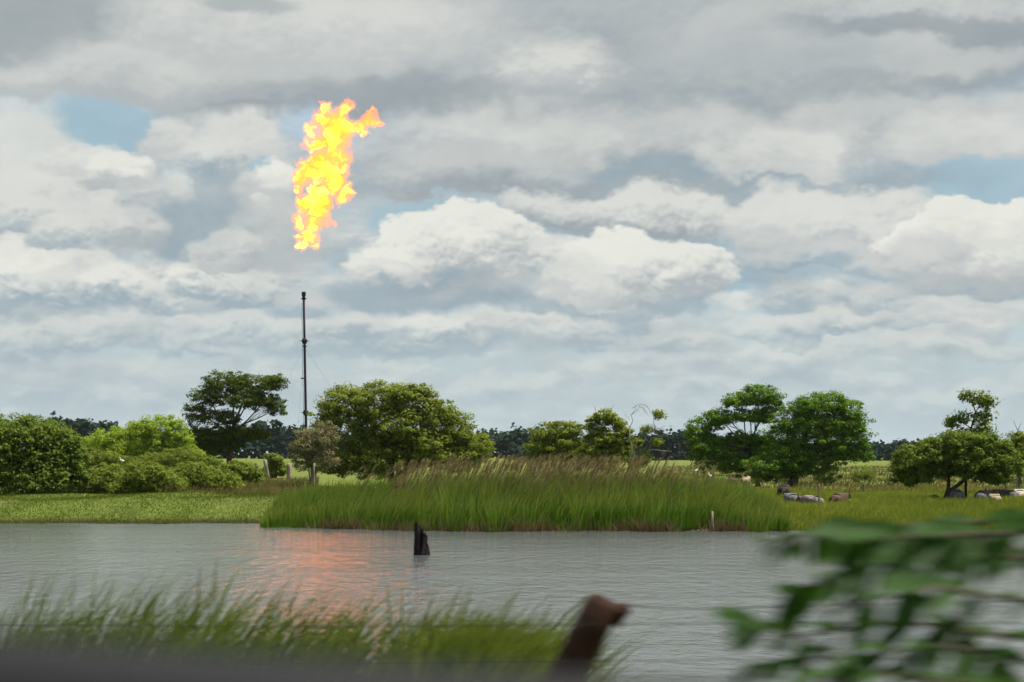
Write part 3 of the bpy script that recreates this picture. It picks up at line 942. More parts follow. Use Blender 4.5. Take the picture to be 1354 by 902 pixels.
for px, py, d, r, lab in LOWP:
    tree('weed_clump', lab, 'weeds', px, [(px, py - r * .5, r, r * .6), (px + r * .5, py, r * .7, r * .5), (px - r * .6, py, r * .6, r * .45)], d, M['leaf_scrub'], M['bark_dark'],
         650, .18, .22, .02, stems=3, fork=.3, group='weed clumps in the pasture')


# ------------------------------------------------------------------ turf of the banks and the pasture
def turf():
    def area(n, x0, x1, d0, d1, p=1.0):
        d = d0 + (d1 - d0) * R.uniform(0, 1, n) ** p
        px = R.uniform(x0, x1, n)
        return (px - CX) / F * d, d
    # left bank
    X, Y = area(95000, -40, 440, 81.0, 118, 1.4)
    k = (Y > shore(X) - .1)
    X, Y = X[k], Y[k]
    n = len(X)
    blades('bank_turf', X, Y, gz(X, Y) - .02, R.uniform(.04, .13, n), R.uniform(.013, .024, n), R.normal(.25, .3, n), R.normal(0, .25, n), M['turf'], segs=2)
    # dry strip on the left bank
    X, Y = area(6000, 215, 420, 100, 130)
    n = len(X)
    blades('dry_grass', X, Y, gz(X, Y) - .02, R.uniform(.15, .5, n), R.uniform(.03, .05, n), R.normal(.3, .3, n), R.normal(0, .25, n), M['dry_turf'], segs=2)
    # right pasture
    X, Y = area(46000, 1000, 1420, 73.0, 135, 1.3)
    k = (Y > shore(X) - .1)
    X, Y = X[k], Y[k]
    n = len(X)
    blades('pasture_turf', X, Y, gz(X, Y) - .02, R.uniform(.12, .42, n), R.uniform(.03, .06, n), R.normal(.25, .3, n), R.normal(0, .25, n), M['pasture_turf'], segs=2)
    # taller grass the cattle lie in
    X, Y = area(9000, 1015, 1400, 92.0, 100.5)
    n = len(X)
    blades('pasture_long_grass', X, Y, gz(X, Y) - .02, R.uniform(.18, .52, n), R.uniform(.03, .06, n), R.normal(.25, .3, n), R.normal(0, .25, n), M['pasture_turf'], segs=2)
    # far pasture, pale seeding grass
    X, Y = area(16000, 880, 1420, 125, 330, 1.3)
    n = len(X)
    blades('pasture_seed_grass', X, Y, gz(X, Y) - .02, R.uniform(.2, .55, n), R.uniform(.06, .12, n), R.normal(.25, .3, n), R.normal(0, .25, n), M['dry_turf'], segs=2)


turf()


# ------------------------------------------------------------------ the reed bed on the far shore
def reed_front(x):
    return 77.2 - 3.6 * smooth(-10.2, -2.0, x) + .3 * np.sin(x * 1.7) + .22 * np.sin(x * 4.1 + 2)


def reeds():
    n = 27000
    nc = 900
    cpx, cdep = R.uniform(346, 1040, nc), R.uniform(0, 1, nc) ** .8 * 15
    chh, cln = R.uniform(.78, 1.06, nc), R.normal(.20, .13, nc)
    ci = R.integers(0, nc, n)
    offx = R.normal(0, 6.5, n)
    px = np.clip(cpx[ci] + offx, 346, 1040)
    depth = np.clip(cdep[ci] + R.normal(0, .22, n), 0, 15)
    edge = np.minimum(px - 346, 1040 - px) / 25.0
    depth = depth * np.clip(edge, .3, 1)
    Y = reed_front((px - CX) / F * 76) + depth
    X = (px - CX) / F * Y
    # top outline of the bed in the photo
    ex = np.array([346, 354, 372, 420, 470, 520, 600, 700, 760, 830, 900, 940, 980, 1008, 1028, 1040], float)
    ey = np.array([676, 656, 642, 633, 626, 620, 614, 612, 612, 614, 618, 622, 634, 646, 658, 672], float)
    topy = np.interp(px, ex, ey)
    ground = np.maximum(gz(X, Y), -.15)
    hmax = (CAMZ - (topy - HOR) / F * Y) - ground
    # the front rows are lower than the back rows
    H = hmax * (0.60 + .34 * smooth(0, 10, depth)) * R.uniform(.62, 1.06, n) * chh[ci]
    clump = np.sin(X * 3.1) * np.sin(Y * 2.3 + 1) * .10
    H = np.clip(H * (1 + clump), .25, 4)
    lean = cln[ci] + R.normal(0, .10, n) + offx * .016 + .10 * np.sin(X * .9) + .14 * smooth(0, 8, depth)
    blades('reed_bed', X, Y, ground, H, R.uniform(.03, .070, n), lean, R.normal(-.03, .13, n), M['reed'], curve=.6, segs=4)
    tag(bpy.data.objects['reed_bed'], 'tall green reed bed standing along the far shore', 'reeds')
    root = bpy.data.objects['reed_bed']
    # dead brown stalks at the water's edge, in patches
    m = 1900
    px = np.concatenate([R.normal(c, s, m // 7) for c, s in ((450, 22), (560, 40), (700, 30), (840, 26), (860, 14), (965, 16), (640, 60))])
    px = px[(px > 352) & (px < 1030)]
    m = len(px)
    Y = reed_front((px - CX) / F * 76) - .1 + R.uniform(0, .7, m)
    X = (px - CX) / F * Y
    blades('dead_stalks', X, Y, np.full(m, -.1), R.uniform(.25, .95, m) * R.uniform(.5, 1, m), R.uniform(.03, .05, m), R.normal(.1, .4, m), R.normal(-.1, .2, m), M['reed_dead'], segs=2, parent=root)
    # feathery seed plumes at the top, bent over by the wind
    st = 330
    px = np.concatenate([R.normal(720, 80, st), R.normal(850, 50, 110), R.normal(560, 40, 90), R.normal(660, 130, 120)])
    px = px[(px > 450) & (px < 960)]
    st = len(px)
    depth = R.uniform(3, 15, st)
    Y = reed_front((px - CX) / F * 76) + depth
    X = (px - CX) / F * Y
    topy = np.interp(px, ex, ey) - R.uniform(-20, 8, st)
    ztop = CAMZ - (topy - HOR) / F * Y - .1
    k = 16
    rep = lambda a: np.repeat(a, k)
    j = R.uniform(0, 1, st * k)
    ln = rep(R.uniform(.45, .9, st))
    X2 = rep(X) + j * .32 * ln
    Z2 = rep(ztop) - ln * .5 + j * ln * .7
    blades('seed_plumes', X2, rep(Y) + R.normal(0, .02, st * k), Z2, R.uniform(.14, .30, st * k), R.uniform(.018, .035, st * k), R.normal(.85, .35, st * k), R.normal(0, .3, st * k), M['plume'], segs=2, parent=root)
    # their stalks
    blades('plume_stalks', X - .25, Y, ztop - 1.3, np.full(st, 1.25), np.full(st, .03), np.full(st, .26), np.zeros(st), M['plume'], segs=2, parent=root)


reeds()
# ------------------------------------------------------------------ gas flare: stack and flame
STACK_D = 360.0


def stack():
    d = STACK_D
    px = d / F
    foot = at(405.5, 600, d)
    foot.z = gzf(foot.x, d)
    top = at(401.5, 386, d)
    e = empty('flare_stack', foot, 'tall thin dark steel gas flare stack under the flame', 'flare stack')
    o = foot
    P = lambda y: foot.lerp(top, (600 - y) / 214.0)      # point of the axis at photo height y
    T = Tubes(14)
    T.add([foot, P(545), P(450), P(392)], [.25, .25, .225, .21])
    T.build('pipe', M['stack_steel'], e, o)
    T = Tubes(14)
    T.add([P(396), P(391), P(390.9), P(386)], [.27, .30, .40, .38])
    T.build('burner_tip', M['stack_steel'], e, o)
    for y, r in ((447.5, .55), (537, .58)):
        T = Tubes(14)
        T.add([P(y + 3.6), P(y + 2.2), P(y), P(y - 2.2), P(y - 3.6)], [.28, r * .8, r, r * .8, .28])
        T.build('collar', M['stack_steel'], e, o)
        for k in range(6):                              # small brackets round the collar
            a = k * math.pi / 3 + .4
            c = P(y)
            T = Tubes(5)
            T.add([c, c + Vector((math.cos(a) * (r + .35), math.sin(a) * (r + .35), .05))], [.06, .06])
            T.build('bracket', M['stack_steel'], e, o)
    for y, r in ((454, .42), (394.5, .5)):
        T = Tubes(14)
        T.add([P(y + .7), P(y - .7)], [r, r])
        T.build('flange', M['stack_steel'], e, o)
    c = P(494)
    T = Tubes(6)
    T.add([c, c + Vector((-.55, 0, 0)), c + Vector((-.75, 0, 0))], [.10, .10, .20])
    T.build('bracket', M['stack_steel'], e, o)
    T = Tubes(5)                                        # pilot gas line up the side
    T.add([foot + Vector((-.42, -.2, 0)), P(500) + Vector((-.40, -.2, 0)), P(400) + Vector((-.36, -.2, 0))], [.035, .035, .035])
    T.build('pilot_line', M['stack_steel'], e, o)
    for k in range(3):
        a = math.radians(28 + 120 * k)
        for y, rad in ((455, 15.0), (537, 10.0)):
            q = Vector((foot.x + math.cos(a) * rad, d + math.sin(a) * rad, 0))
            q.z = gzf(q.x, q.y)
            T = Tubes(4)
            T.add([P(y), q], [.012, .012])
            T.build('guy_wire', M['wire'], e, o)
    return e


stack()


def flame():
    d = STACK_D
    k = d / F
    B = [(400, 322, 9), (413, 326, 8), (409, 311, 13), (396, 312, 7), (398, 293, 13), (420, 296, 14), (424, 284, 17), (404, 270, 17), (424, 264, 20), (455, 258, 12), (463, 250, 9), (444, 240, 18),
         (404, 228, 18), (427, 222, 27), (445, 206, 19), (418, 190, 16), (440, 183, 21), (450, 166, 22), (430, 157, 17), (430, 142, 9), (459, 147, 12), (472, 165, 14), (479, 176, 8), (488, 157, 11), (500, 163, 8), (495, 150, 6), (412, 170, 9), (452, 222, 14), (395, 245, 8)]
    org = at(425, 235, d)
    rng = random.Random(5)
    blobs = []
    for px, py, r in B:
        c = at(px, py, d + rng.uniform(-.5, .5) * 22 * k) - org
        blobs.append((c, r * k))
    # hull: metaball-like union of slightly larger balls, made by voxel remesh
    bm = bmesh.new()
    for c, r in blobs:
        bmesh.ops.create_icosphere(bm, subdivisions=2, radius=r * 1.42 + .45, matrix=Matrix.Translation(c))
    me = bpy.data.meshes.new('flame')
    bm.to_mesh(me)
    bm.free()
    o = bpy.data.objects.new('flame', me)
    COL.objects.link(o)
    o.location = org
    mod = o.modifiers.new('r', 'REMESH')
    mod.mode = 'VOXEL'
    mod.voxel_size = .42
    dg = bpy.context.evaluated_depsgraph_get()
    me2 = bpy.data.meshes.new_from_object(o.evaluated_get(dg))
    o.modifiers.clear()
    o.data = me2
    me2.name = 'flame'
    # burning gas: absorbing and emitting volume, turbulent, thin at its rim
    m, T, out = new_mat('burning_gas')
    co = T.node('ShaderNodeTexCoord').outputs['Object']
    n = T.noise(co, .22, 2.0, .5, 'Color')
    w = T.vec('MULTIPLY_ADD', T.vec('SUBTRACT', n, (.5, .5, .5)), (5.6, 5.6, 5.6), co)
    n2 = T.noise(co, .75, 3.0, .6, 'Color')
    w = T.vec('MULTIPLY_ADD', T.vec('SUBTRACT', n2, (.5, .5, .5)), (2.6, 2.6, 2.6), w)
    f = None
    for c, r in blobs:
        g = T.math('MULTIPLY_ADD', T.vec('DISTANCE', w, tuple(c)), -1.0 / r, 1.0)
        f = g if f is None else T.math('SMOOTH_MAX', f, g, .25)
    detail = T.noise(w, .55, 3.0, .6)
    f2 = T.math('ADD', f, T.math('MULTIPLY_ADD', detail, .9, -.40))
    dens = T.ramp(f2, -.05, .68, 0.0, FLAME_D)
    hot = T.math('ADD', T.math('MULTIPLY', f, .45), T.math('MULTIPLY_ADD', T.noise(w, .42, 4.0, .62), 1.9, -.62))
    col = T.mix(T.ramp(hot, .56, 1.12), (9.0, .60, .03), (62.0, 26.0, .42))
    col = T.mix(T.ramp(hot, .85, 1.1), col, (62.0, 27.0, .7))
    col = T.mix(T.ramp(f2, .10, .62), (1.45, .44, .05), col)          # cooler at the rim
    col = T.vec('SCALE', col, scale=2 ** (.5 - EXPO))
    ab = T.node('ShaderNodeVolumeAbsorption', {'Color': (0, 0, 0), 'Density': dens})
    em = T.node('ShaderNodeEmission', {'Color': col, 'Strength': dens})
    ad = T.node('ShaderNodeAddShader', {0: ab.outputs[0], 1: em.outputs[0]})
    T.t.links.new(ad.outputs[0], out.inputs['Volume'])
    try:
        m.cycles.volume_step_rate = FLAME_STEP
        m.cycles.homogeneous_volume = False
    except Exception:
        pass
    me2.materials.clear()
    me2.materials.append(m)
    tag(o, 'large bright yellow and orange gas flame burning in the air above the flare stack', 'flame')


FLAME_D, FLAME_STEP = 0.62, 0.25
flame()


# ------------------------------------------------------------------ cattle lying in the pasture
def skin_mesh(name, pts, edges, radii, sub=2):
    me = bpy.data.meshes.new(name)
    me.from_pydata(pts, edges, [])
    o = bpy.data.objects.new(name, me)
    COL.objects.link(o)
    s = o.modifiers.new('s', 'SKIN')
    s.use_smooth_shade = True
    sk = me.skin_vertices[0].data
    for i, r in enumerate(radii):
        sk[i].radius = r if isinstance(r, tuple) else (r, r)
        sk[i].use_root = (i == 0)
    u = o.modifiers.new('u', 'SUBSURF')
    u.levels = u.render_levels = sub
    dg = bpy.context.evaluated_depsgraph_get()
    out = bpy.data.meshes.new_from_object(o.evaluated_get(dg))
    out.name = name
    bpy.data.objects.remove(o)
    for p in out.polygons:
        p.use_smooth = True
    return out


def cow_mesh():
    # lying zebu: +X is the head end; the legs are folded under the body
    P = [(0, 0, .42), (.38, .0, .46), (.62, 0, .50), (.82, 0, .56), (.98, 0, .64), (1.10, 0, .66), (1.34, 0, .50),   # 0-6 trunk, neck, head, muzzle
         (-.40, 0, .44), (-.70, 0, .42), (-.84, 0, .44), (-.93, .04, .30), (-.96, .10, .14),                         # 7-11 rump, tail
         (.50, 0, .84),                                                                                             # 12 hump
         (.42, .22, .22), (.78, .26, .10), (.50, .27, .07),                                                         # front leg folded
         (.42, -.22, .22), (.78, -.26, .10), (.50, -.27, .07),
         (-.55, .28, .30), (-.12, .40, .16), (-.52, .46, .07), (-.30, .50, .05),                                     # hind leg folded
         (-.55, -.28, .30), (-.12, -.40, .16), (-.52, -.46, .07), (-.30, -.50, .05),
         (1.04, .17, .68), (1.0, .30, .63), (1.04, -.17, .68), (1.0, -.30, .63),                                 # ears
         (1.02, .10, .78), (.97, .17, .93), (1.02, -.10, .78), (.97, -.17, .93)]                               # horns
    E = [(0, 1), (1, 2), (2, 3), (3, 4), (4, 5), (5, 6), (0, 7), (7, 8), (8, 9), (9, 10), (10, 11), (1, 12),
         (1, 13), (13, 14), (14, 15), (1, 16), (16, 17), (17, 18), (7, 19), (19, 20), (20, 21), (21, 22), (7, 23), (23, 24), (24, 25), (25, 26),
         (5, 27), (27, 28), (5, 29), (29, 30), (5, 31), (31, 32), (5, 33), (33, 34)]
    Rr = [(.40, .40), (.36, .38), (.27, .32), (.17, .22), (.13, .16), (.13, .13), (.075, .075), (.38, .38), (.28, .30), .10, .035, .045, .12,
          .12, .075, .05, .12, .075, .05, .19, .11, .06, .045, .19, .11, .06, .045, .035, .03, .035, .03, .03, .012, .03, .012]
    return skin_mesh('cow', P, E, Rr, 2)


COWMESH = cow_mesh()
COATS = {
    'grey': plain_mat('coat_grey', (.10, .11, .11), (.19, .19, .18), 1.5, .8),
    'dark': plain_mat('coat_dark', (.018, .014, .012), (.04, .03, .025), 2, .8),
    'slate': plain_mat('coat_slate', (.065, .066, .066), (.125, .125, .122), 1.6, .8),
    'brindled': plain_mat('coat_brindled', (.07, .055, .048), (.22, .185, .16), 3.0, .8),
    'red': plain_mat('coat_red', (.050, .030, .022), (.092, .056, .040), 1.6, .8),
    'tan': plain_mat('coat_tan', (.22, .17, .11), (.34, .27, .19), 2, .8),
    'cream': plain_mat('coat_cream', (.28, .24, .18), (.42, .37, .30), 2, .8),
}
HERD = [  # px, ground py, distance, heading (deg, 0 = head to the right, 90 = away), coat, scale, label
    (1036, 658, 112, 80, 'dark', .95, 'dark brown cow lying at the right end of the reeds under the dense big tree'),
    (1047, 671, 101, 95, 'slate', .95, 'slate grey cow lying beside the right tip of the reeds'),
    (1074, 672, 98, 122, 'brindled', .95, 'brindled grey and brown cow lying behind the thin pale stake'),
    (1110, 672, 100, 55, 'red', .95, 'reddish brown cow lying alone to the right of the brindled cow'),
    (1264, 670, 101, 94, 'grey', 1.0, 'pale grey cow lying with its rump to the viewer at the leaning trunk'),
    (1299, 670, 100, 60, 'slate', .92, 'blue grey cow lying right of the thin straight stem'),
    (1322, 664, 105, 120, 'red', .95, 'brown cow lying behind the tan cow near the right edge'),
    (1316, 672, 97, 85, 'tan', .75, 'small tan cow lying in front of the brown cow near the right edge'),
    (1334, 669, 101, 100, 'slate', .90, 'dark grey cow lying between the tan cow and the cream cow'),
    (1349, 669, 102, 75, 'cream', .92, 'cream white cow lying at the right edge'),
    (968, 643, 152, 80, 'red', 1.0, 'reddish cow resting far back in the field above the reeds'),
    (942, 643, 150, 100, 'cream', .9, 'cream cow resting far back in the field above the reeds'),
    (986, 643, 154, 70, 'tan', .9, 'tan cow resting far back beside the trunk of the airy big tree'),
]
for px, py, d, hd, coat, sc, lab in HERD:
    x = (px - CX) / F * d
    c = bpy.data.objects.new('cow', COWMESH)
    COL.objects.link(c)
    if not COWMESH.materials:
        COWMESH.materials.append(COATS['grey'])
    c.material_slots[0].link = 'OBJECT'
    c.material_slots[0].material = COATS[coat]
    c.location = (x, d, gzf(x, d) - .10)
    c.rotation_euler = (0, 0, math.radians(hd))
    c.scale = (sc, sc, sc)
    tag(c, lab, 'cow', 'cattle resting in the pasture')


# ------------------------------------------------------------------ egrets
def egret_mesh():
    P = [(0, 0, .30), (.12, 0, .36), (.17, 0, .46), (.15, 0, .56), (.20, 0, .62), (.27, 0, .61), (-.14, 0, .27), (-.26, 0, .22),
         (.0, .03, .16), (.0, .03, .0), (.0, -.03, .16), (.0, -.03, .0)]
    E = [(0, 1), (1, 2), (2, 3), (3, 4), (4, 5), (0, 6), (6, 7), (0, 8), (8, 9), (0, 10), (10, 11)]
    Rr = [.11, .07, .035, .032, .042, .012, .09, .03, .015, .012, .015, .012]
    return skin_mesh('egret', P, E, Rr, 2)


EG = egret_mesh()
EG.materials.append(plain_mat('egret_white', (.70, .68, .64), (.80, .79, .76), 6, .7))
for px, py, d, hd, lab in ((161, 613, 114, 200, 'white egret standing on top of the thicket at the left'),
                           (921, 630, 79, 20, 'left one of two white egrets on the reed tops'), (939, 637, 79, 150, 'right one of two white egrets on the reed tops')):
    o = bpy.data.objects.new('egret', EG)
    COL.objects.link(o)
    o.location = at(px, py - (5 if px > 500 else 0), d)
    o.rotation_euler = (0, 0, math.radians(hd))
    o.scale = (.6,) * 3 if px < 500 else (.32,) * 3
    tag(o, lab, 'bird', 'white egrets')


# ------------------------------------------------------------------ old posts, stakes, stump
def post(px, ytop, ybot, d, w, lean, mat, label, cat='post', name='fence_post', group=None):
    a, b = at(px + lean, ytop, d), at(px, ybot, d)
    g = gzf(b.x, d)
    b.z = min(b.z, g) - .1
    T = Tubes(8)
    r = w * d / F / 2
    pts = [b, b.lerp(a, .35), b.lerp(a, .7), b.lerp(a, .96), a]
    T.add(pts, [r * 1.1, r, r * .95, r * .95, r * .55], wob=.12)
    o = T.build(name, mat, None, b)
    o.location = b
    tag(o, label, cat, group)


G = 'old posts of the far fence'
post(340, 612, 630, 131, 6.5, -1, M['bark_grey'], 'short grey post, leftmost of the old fence posts by the thicket', group=G)
post(355, 608, 633, 129, 5.5, -5, M['bark_grey'], 'old post leaning to the left beside the small upright shrub', group=G)
post(382, 613, 633, 129, 6.5, 0, M['post_wood'], 'stout upright reddish grey post at the left end of the reeds', group=G)
post(415, 613, 633, 108, 2.6, 0, M['post_wood'], 'thin pale post standing in front of the half dead shrub', group=G)
post(1083, 640, 671, 95, 2.4, 0, M['post_wood'], 'thin pale stake standing before the brindled cow', 'stake', 'stake')
post(1277, 634, 666, 102.5, 3.2, 0, M['bark_dark'], 'thin dark straight stem standing under the low wide tree', 'stem', 'stem')

T = Tubes(7)
pts = [at(944, 707, 74.0), at(942.5, 698, 74.0), at(941.5, 688, 74.0), at(942, 676, 74.0)]
T.add(pts, [.075, .06, .05, .035], wob=.2)
o = T.build('dead_stick', M['bark_grey'], None, pts[0])
o.location = pts[0]
tag(o, 'pale dead stick standing in the water before the reeds', 'stick')


def stump():
    d = 3 * F / (734 - HOR)
    k = d / F
    o = at(557, 734, d)
    o.z = 0
    bm = bmesh.new()
    rings, sides = 12, 22
    rnd = random.Random(3)
    ridges = [1 + .18 * math.sin(3 * t * 2 * math.pi / sides + .5) + rnd.uniform(-.2, .2) for t in range(sides)]

    def lobe(cx, h, w0, w1, leanx, jag, rot):
        ring = []
        for i in range(rings + 1):
            t = i / rings
            row = []
            for s in range(sides):
                a = 2 * math.pi * s / sides
                r = (w0 + (w1 - w0) * t ** .7) * k * ridges[(s + rot) % sides] * (1 + .10 * mnoise.noise(Vector((s * .8, i * .9, rot))))
                z = t * h * k
                if i == rings:
                    z += jag * k * (rnd.uniform(-.9, 1.0) + .7 * math.cos(a + 2.6))
                elif i > rings - 3:
                    z += jag * k * .4 * rnd.uniform(-.4, .4)
                row.append(bm.verts.new((cx * k + leanx * k * t * t + math.cos(a) * r, math.sin(a) * r * .9, z - .25 * (1 - t))))
            ring.append(row)
        for i in range(rings):
            for s in range(sides):
                s2 = (s + 1) % sides
                bm.faces.new((ring[i][s], ring[i][s2], ring[i + 1][s2], ring[i + 1][s]))
        c = bm.verts.new(sum((v.co for v in ring[-1]), Vector()) / sides - Vector((0, 0, .1)))
        for s in range(sides):
            bm.faces.new((ring[-1][s], ring[-1][(s + 1) % sides], c))
    lobe(-3.2, 39, 7.4, 3.4, -2.0, 5.0, 0)      # main trunk
    lobe(1.8, 29, 7.8, 3.6, 2.5, 4.5, 7)
    lobe(-.5, 33, 6.5, 2.2, 1.0, 3.5, 4)        # shoulder
    lobe(7.5, 15, 6.8, 3.0, -1, 3.5, 13)
    lobe(-6, 9, 5.0, 3.0, .5, 2.5, 17)           # root
    ob = bm_obj('tree_stump', bm, M['rot_wood'], None, smoothed=False)
    ob.location = o
    tag(ob, 'black rotten tree stump with jagged top standing in the water', 'stump')


stump()


# ------------------------------------------------------------------ the near bank: grass, fence, roadside shrub, car door
def near_grass():
    n = 6000
    px = R.uniform(-60, 745, n)
    Y = R.uniform(16.5, 21.0, n)
    X = (px - CX) / F * Y
    k = (.5 + .5 * np.sin(X * 3.3 + 1.0) * np.sin(X * 1.3 + .4 + Y)) * .95 + .12 > R.uniform(0, 1, n)
    X, Y, px = X[k], Y[k], px[k]
    n = len(X)
    ex = np.array([-60, 0, 40, 100, 150, 200, 260, 300, 350, 420, 480, 540, 580, 640, 690, 720, 745], float)
    ey = np.array([782, 778, 790, 768, 790, 775, 768, 785, 790, 788, 800, 795, 796, 792, 810, 830, 860], float)
    ztop = CAMZ - (np.interp(px, ex, ey) - 20 - HOR) / F * Y
    g = gz(X, Y)
    H = (ztop - g) * np.where(R.uniform(0, 1, n) < .06, R.uniform(1.0, 1.14, n), .55 + .45 * R.uniform(0, 1, n) ** 1.5)
    lean = np.clip(R.normal(.42, .18, n), -.1, .9)
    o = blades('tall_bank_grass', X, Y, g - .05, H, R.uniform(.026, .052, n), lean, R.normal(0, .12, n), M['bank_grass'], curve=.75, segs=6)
    tag(o, 'tall green grass of the near bank leaning to the right', 'grass')
    # denser clump before the post
    n = 3000
    X = R.normal((650 - CX) / F * 16.5, .30, n)
    Y = R.normal(16.3, .4, n)
    g = gz(X, Y)
    zt = CAMZ - (788 - HOR) / F * 16.3 - np.abs(X - (640 - CX) / F * 16.3) * .38
    H = (zt - g) * R.uniform(.62, 1.02, n)
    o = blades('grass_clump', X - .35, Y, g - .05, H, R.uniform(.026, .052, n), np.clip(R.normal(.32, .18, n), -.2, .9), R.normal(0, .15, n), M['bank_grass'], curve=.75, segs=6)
    tag(o, 'dense bright green grass clump left of the leaning brown fence post', 'grass')
    # thin stems to the right of the post
    n = 90
    px = R.uniform(820, 1080, n)
    Y = R.uniform(9.5, 11.5, n)
    X = (px - CX) / F * Y
    zt = CAMZ - (R.uniform(862, 900, n) - HOR) / F * Y
    g = gz(X, Y)
    o = blades('sparse_grass', X - .2, Y, g - .05, zt - g, R.uniform(.010, .02, n), R.normal(.3, .2, n), R.normal(0, .1, n), M['bank_grass'], curve=.7, segs=6)
    tag(o, 'sparse grass tips at the foot of the near fence right of the post', 'grass')


near_grass()


def near_fence():
    d = 9.0
    top = at(800, 790, d)
    foot = Vector((at(800, 790, d).x - .62, d, gzf(top.x, d) - .2))
    e = empty('wire_fence', foot, 'roadside wire fence with one leaning weathered brown post', 'fence')
    o = foot

    def one(dx, lean):
        b = Vector((foot.x + dx, d, gzf(foot.x + dx, d) - .2))
        t = b + (top - foot) + Vector((lean, 0, 0))
        T = Tubes(10)
        pts = [b.lerp(t, q) for q in (0, .3, .6, .85, .97, 1)]
        T.add(pts, [.10, .095, .09, .088, .085, .05], wob=.10)
        p = T.build('post', M['rust_wood'], e, o)
        # split top: a splinter bending to the right
        T = Tubes(6)
        T.add([t + Vector((.02, -.02, -.10)), t + Vector((.07, -.02, -.065)), t + Vector((.115, -.02, -.045))], [.055, .042, .022], wob=.2)
        s = T.build('splinter', M['rust_wood'], e, o)
        s.parent = p
    one(0, 0)
    for dx in (-3.4, 3.3):
        one(dx, random.uniform(-.15, .05))
    for z0, sag in ((826, .03), (874, .02), (798, 0)):
        if z0 == 798:   # slack top wire, only to the right
            pts = [at(px, y, d - .12) for px, y in ((820, 800), (900, 806), (1100, 800), (1354, 795), (1700, 786))]
        else:
            pts = [at(px, z0 + 2.5 * math.sin(px * .004), d - .10) for px in range(-900, 2300, 160)]
        T = Tubes(5)
        T.add(pts, [.002] * len(pts))
        T.build('wire', M['wire'], e, o)


near_fence()


def shrub():
    base = Vector((1.85, 5.2, gzf(1.85, 5.2)))
    e = empty('roadside_shrub', base, 'leafy green roadside shrub reaching in from the lower right corner', 'shrub')
    # leaf: pointed oval, folded along the midrib and drooping at the tip
    L, Wd = 1.0, .37
    prof = [(0, .05), (.15, .62), (.38, 1.0), (.62, .82), (.84, .42), (1, 0)]
    vs, fs = [], []
    for t, w in prof:
        z = -.22 * t * t
        vs += [(t * L, -w * Wd / 2, z + .10 * w * Wd), (t * L, 0, z), (t * L, w * Wd / 2, z + .10 * w * Wd)]
    for i in range(len(prof) - 1):
        a = 3 * i
        fs += [(a, a + 3, a + 4, a + 1), (a + 1, a + 4, a + 5, a + 2)]
    me = bpy.data.meshes.new('leaf')
    me.from_pydata(vs, [], fs)
    for p in me.polygons:
        p.use_smooth = True
    me.materials.append(M['leaf_near'])
    stems = [  # photo px points from the outside in, distance, leaf length, how many leaves
        ([(1420, 684), (1300, 690), (1190, 696), (1100, 702), (1050, 710), (1022, 722)], 5.91, 0.138, 17),
        ([(1420, 700), (1320, 706), (1230, 708), (1150, 714), (1125, 722)], 4.86, 0.143, 13),
        ([(1420, 740), (1300, 735), (1200, 742), (1130, 752), (1075, 770), (1045, 795)], 5.18, 0.143, 14),
        ([(1420, 800), (1320, 790), (1240, 776), (1170, 790), (1110, 800)], 4.65, 0.132, 10),
        ([(1420, 850), (1300, 838), (1200, 822), (1110, 832), (1050, 842), (1000, 822), (960, 802)], 4.96, 0.132, 13),
        ([(1420, 890), (1300, 862), (1220, 852), (1140, 868), (1060, 872), (1010, 880)], 4.75, 0.132, 10),
        ([(1420, 960), (1330, 880), (1280, 840), (1240, 800)], 5.18, 0.127, 8),
        ([(1420, 930), (1300, 905), (1180, 893), (1080, 896)], 4.54, 0.132, 7),
        ([(1400, 760), (1340, 722), (1290, 706), (1240, 694)], 5.49, 0.132, 9),
    ]
    hub = base + Vector((0, 0, .55))
    T = Tubes(7)
    T.add(bend(base, hub, 5, .05), [.05, .046, .043, .04, .036])
    T.build('trunk', M['bark_dark'], e, base)
    rnd = random.Random(8)
    for pts, d, ll, cnt in stems:
        P = [at(px, py, d + .25 * math.sin(i * 1.7)) for i, (px, py) in enumerate(pts)]
        cnt = int(cnt * (2.0 if pts[0][1] < 760 else 1.9))
        P = [hub, hub.lerp(P[0], .6) + Vector((0, 0, .08))] + P
        T = Tubes(6)
        T.add(P, np.linspace(.010, .002, len(P)))
        T.build('branch', M['bark_dark'], e, base)
        seg = P[2:]
        for j in range(cnt):
            t = (j + rnd.uniform(.1, .9)) / cnt * (len(seg) - 1)
            i = min(int(t), len(seg) - 2)
            p = seg[i].lerp(seg[i + 1], t - i)
            if j == cnt - 1:
                p, i = seg[-1], len(seg) - 2
            dirv = (seg[i + 1] - seg[i]).normalized()
            side = 1 if j % 2 else -1
            if j == cnt - 1:
                side = 0
            v = dirv * .75 + Vector((0, rnd.uniform(-.35, .35), side * rnd.uniform(.05, 1.0) - .15))
            v.z = min(v.z, .18)
            v.normalize()
            up = Vector((rnd.uniform(-.4, .4), -.75 + rnd.uniform(-.5, .5), .8 + rnd.uniform(-.3, .3)))
            y = up.cross(v).normalized()
            z = v.cross(y)
            s = ll * rnd.uniform(.8, 1.2)
            o = bpy.data.objects.new('leaf', me)
            COL.objects.link(o)
            o.parent = e
            mt = Matrix((v * s, y * s, z * s)).transposed().to_4x4()
            mt.translation = p - base
            o.matrix_local = mt


shrub()


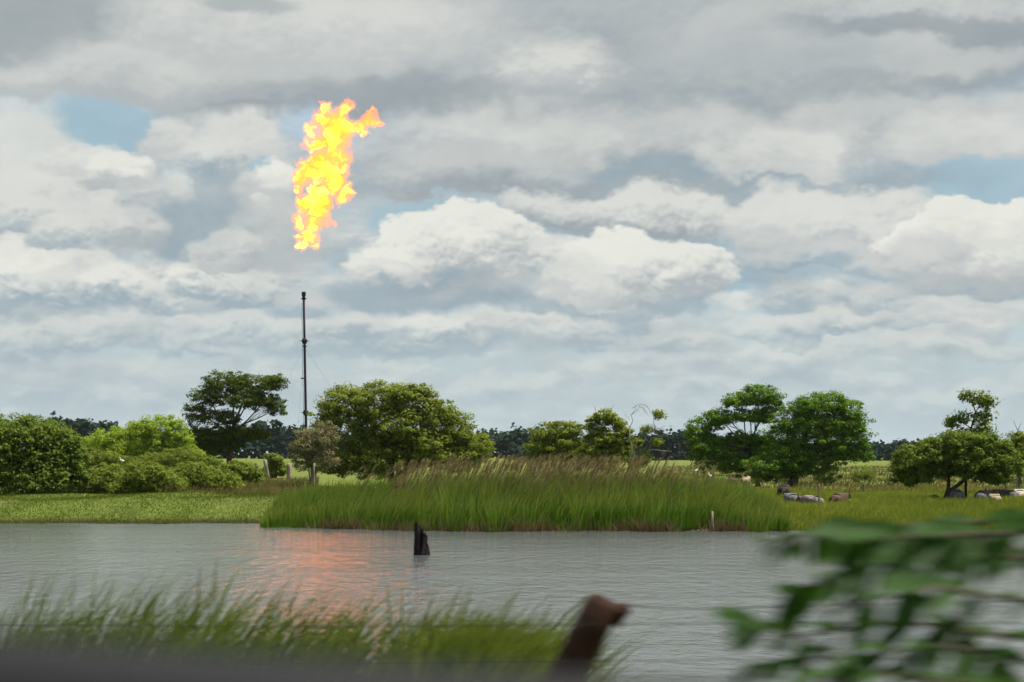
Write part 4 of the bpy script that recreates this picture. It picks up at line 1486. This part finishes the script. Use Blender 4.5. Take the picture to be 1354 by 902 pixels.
def car_door():
    # sill of the car window the picture was taken from: padded ledge and rubber seal
    x0, x1 = -.95, 1.0
    d = .74
    zl = CAMZ - (236.0 / F) * d
    slope = -(64.0 / 900)
    zc = lambda x: zl + slope * (x + 677 / F * d) - .03
    c = Vector((0, d, zc(0)))
    e = empty('car_door', c - Vector((0, 0, .9)), 'dark grey car door with padded window ledge at the bottom of the picture', 'car door')
    o = c - Vector((0, 0, .9))

    def strip(name, prof, mat):
        # profile in (y, z) swept along the door
        vs, fs = [], []
        xs = np.linspace(x0, x1, 12)
        k = len(prof)
        for x in xs:
            for y, z in prof:
                vs.append((x - o.x, d + y - o.y, zc(x) + z - o.z))
        for i in range(len(xs) - 1):
            for j in range(k):
                j2 = (j + 1) % k
                fs.append((i * k + j, i * k + j2, (i + 1) * k + j2, (i + 1) * k + j))
        me = bpy.data.meshes.new(name)
        me.from_pydata(vs, [], fs + [tuple(range(k)), tuple(reversed(range((len(xs) - 1) * k, len(xs) * k)))])
        for p in me.polygons:
            p.use_smooth = True
        return link(name, me, mat, e)
    arc = [(.03 * math.cos(a) - .02, .03 * math.sin(a)) for a in np.linspace(0, math.pi, 9)]
    strip('ledge', [(.01, -.02)] + arc + [(-.055, -.10), (-.02, -.5), (.01, -.5)], M['car_trim'])
    strip('rubber_seal', [(.014 + .010 * math.cos(a) + .01, .010 + .016 * math.sin(a)) for a in np.linspace(0, 2 * math.pi, 11)[:-1]], M['car_rubber'])
    strip('outer_panel', [(.036, -.01), (.046, -.012), (.05, -.2), (.075, -.5), (.06, -.5), (.036, -.2)], M['car_trim'])


car_door()


# ------------------------------------------------------------------ air: very thin haze that blues the far wood
def build_haze():
    m, T, out = new_mat('thin_air')
    v = T.node('ShaderNodeVolumePrincipled', {'Color': (0.80, 0.90, 1.0), 'Density': HAZE, 'Anisotropy': 0.0})
    T.t.links.new(v.outputs[0], out.inputs['Volume'])
    x, y0, y1, z0, z1 = 7500, -200, 9500, -2.5, 75
    vs = [(a, b, c) for c in (z0, z1) for a, b in ((-x, y0), (x, y0), (x, y1), (-x, y1))]
    fs = [(0, 3, 2, 1), (4, 5, 6, 7), (0, 1, 5, 4), (1, 2, 6, 5), (2, 3, 7, 6), (3, 0, 4, 7)]
    tag(mesh_obj('haze', vs, fs, m), kind='stuff')


HAZE = 0.00003
build_haze()
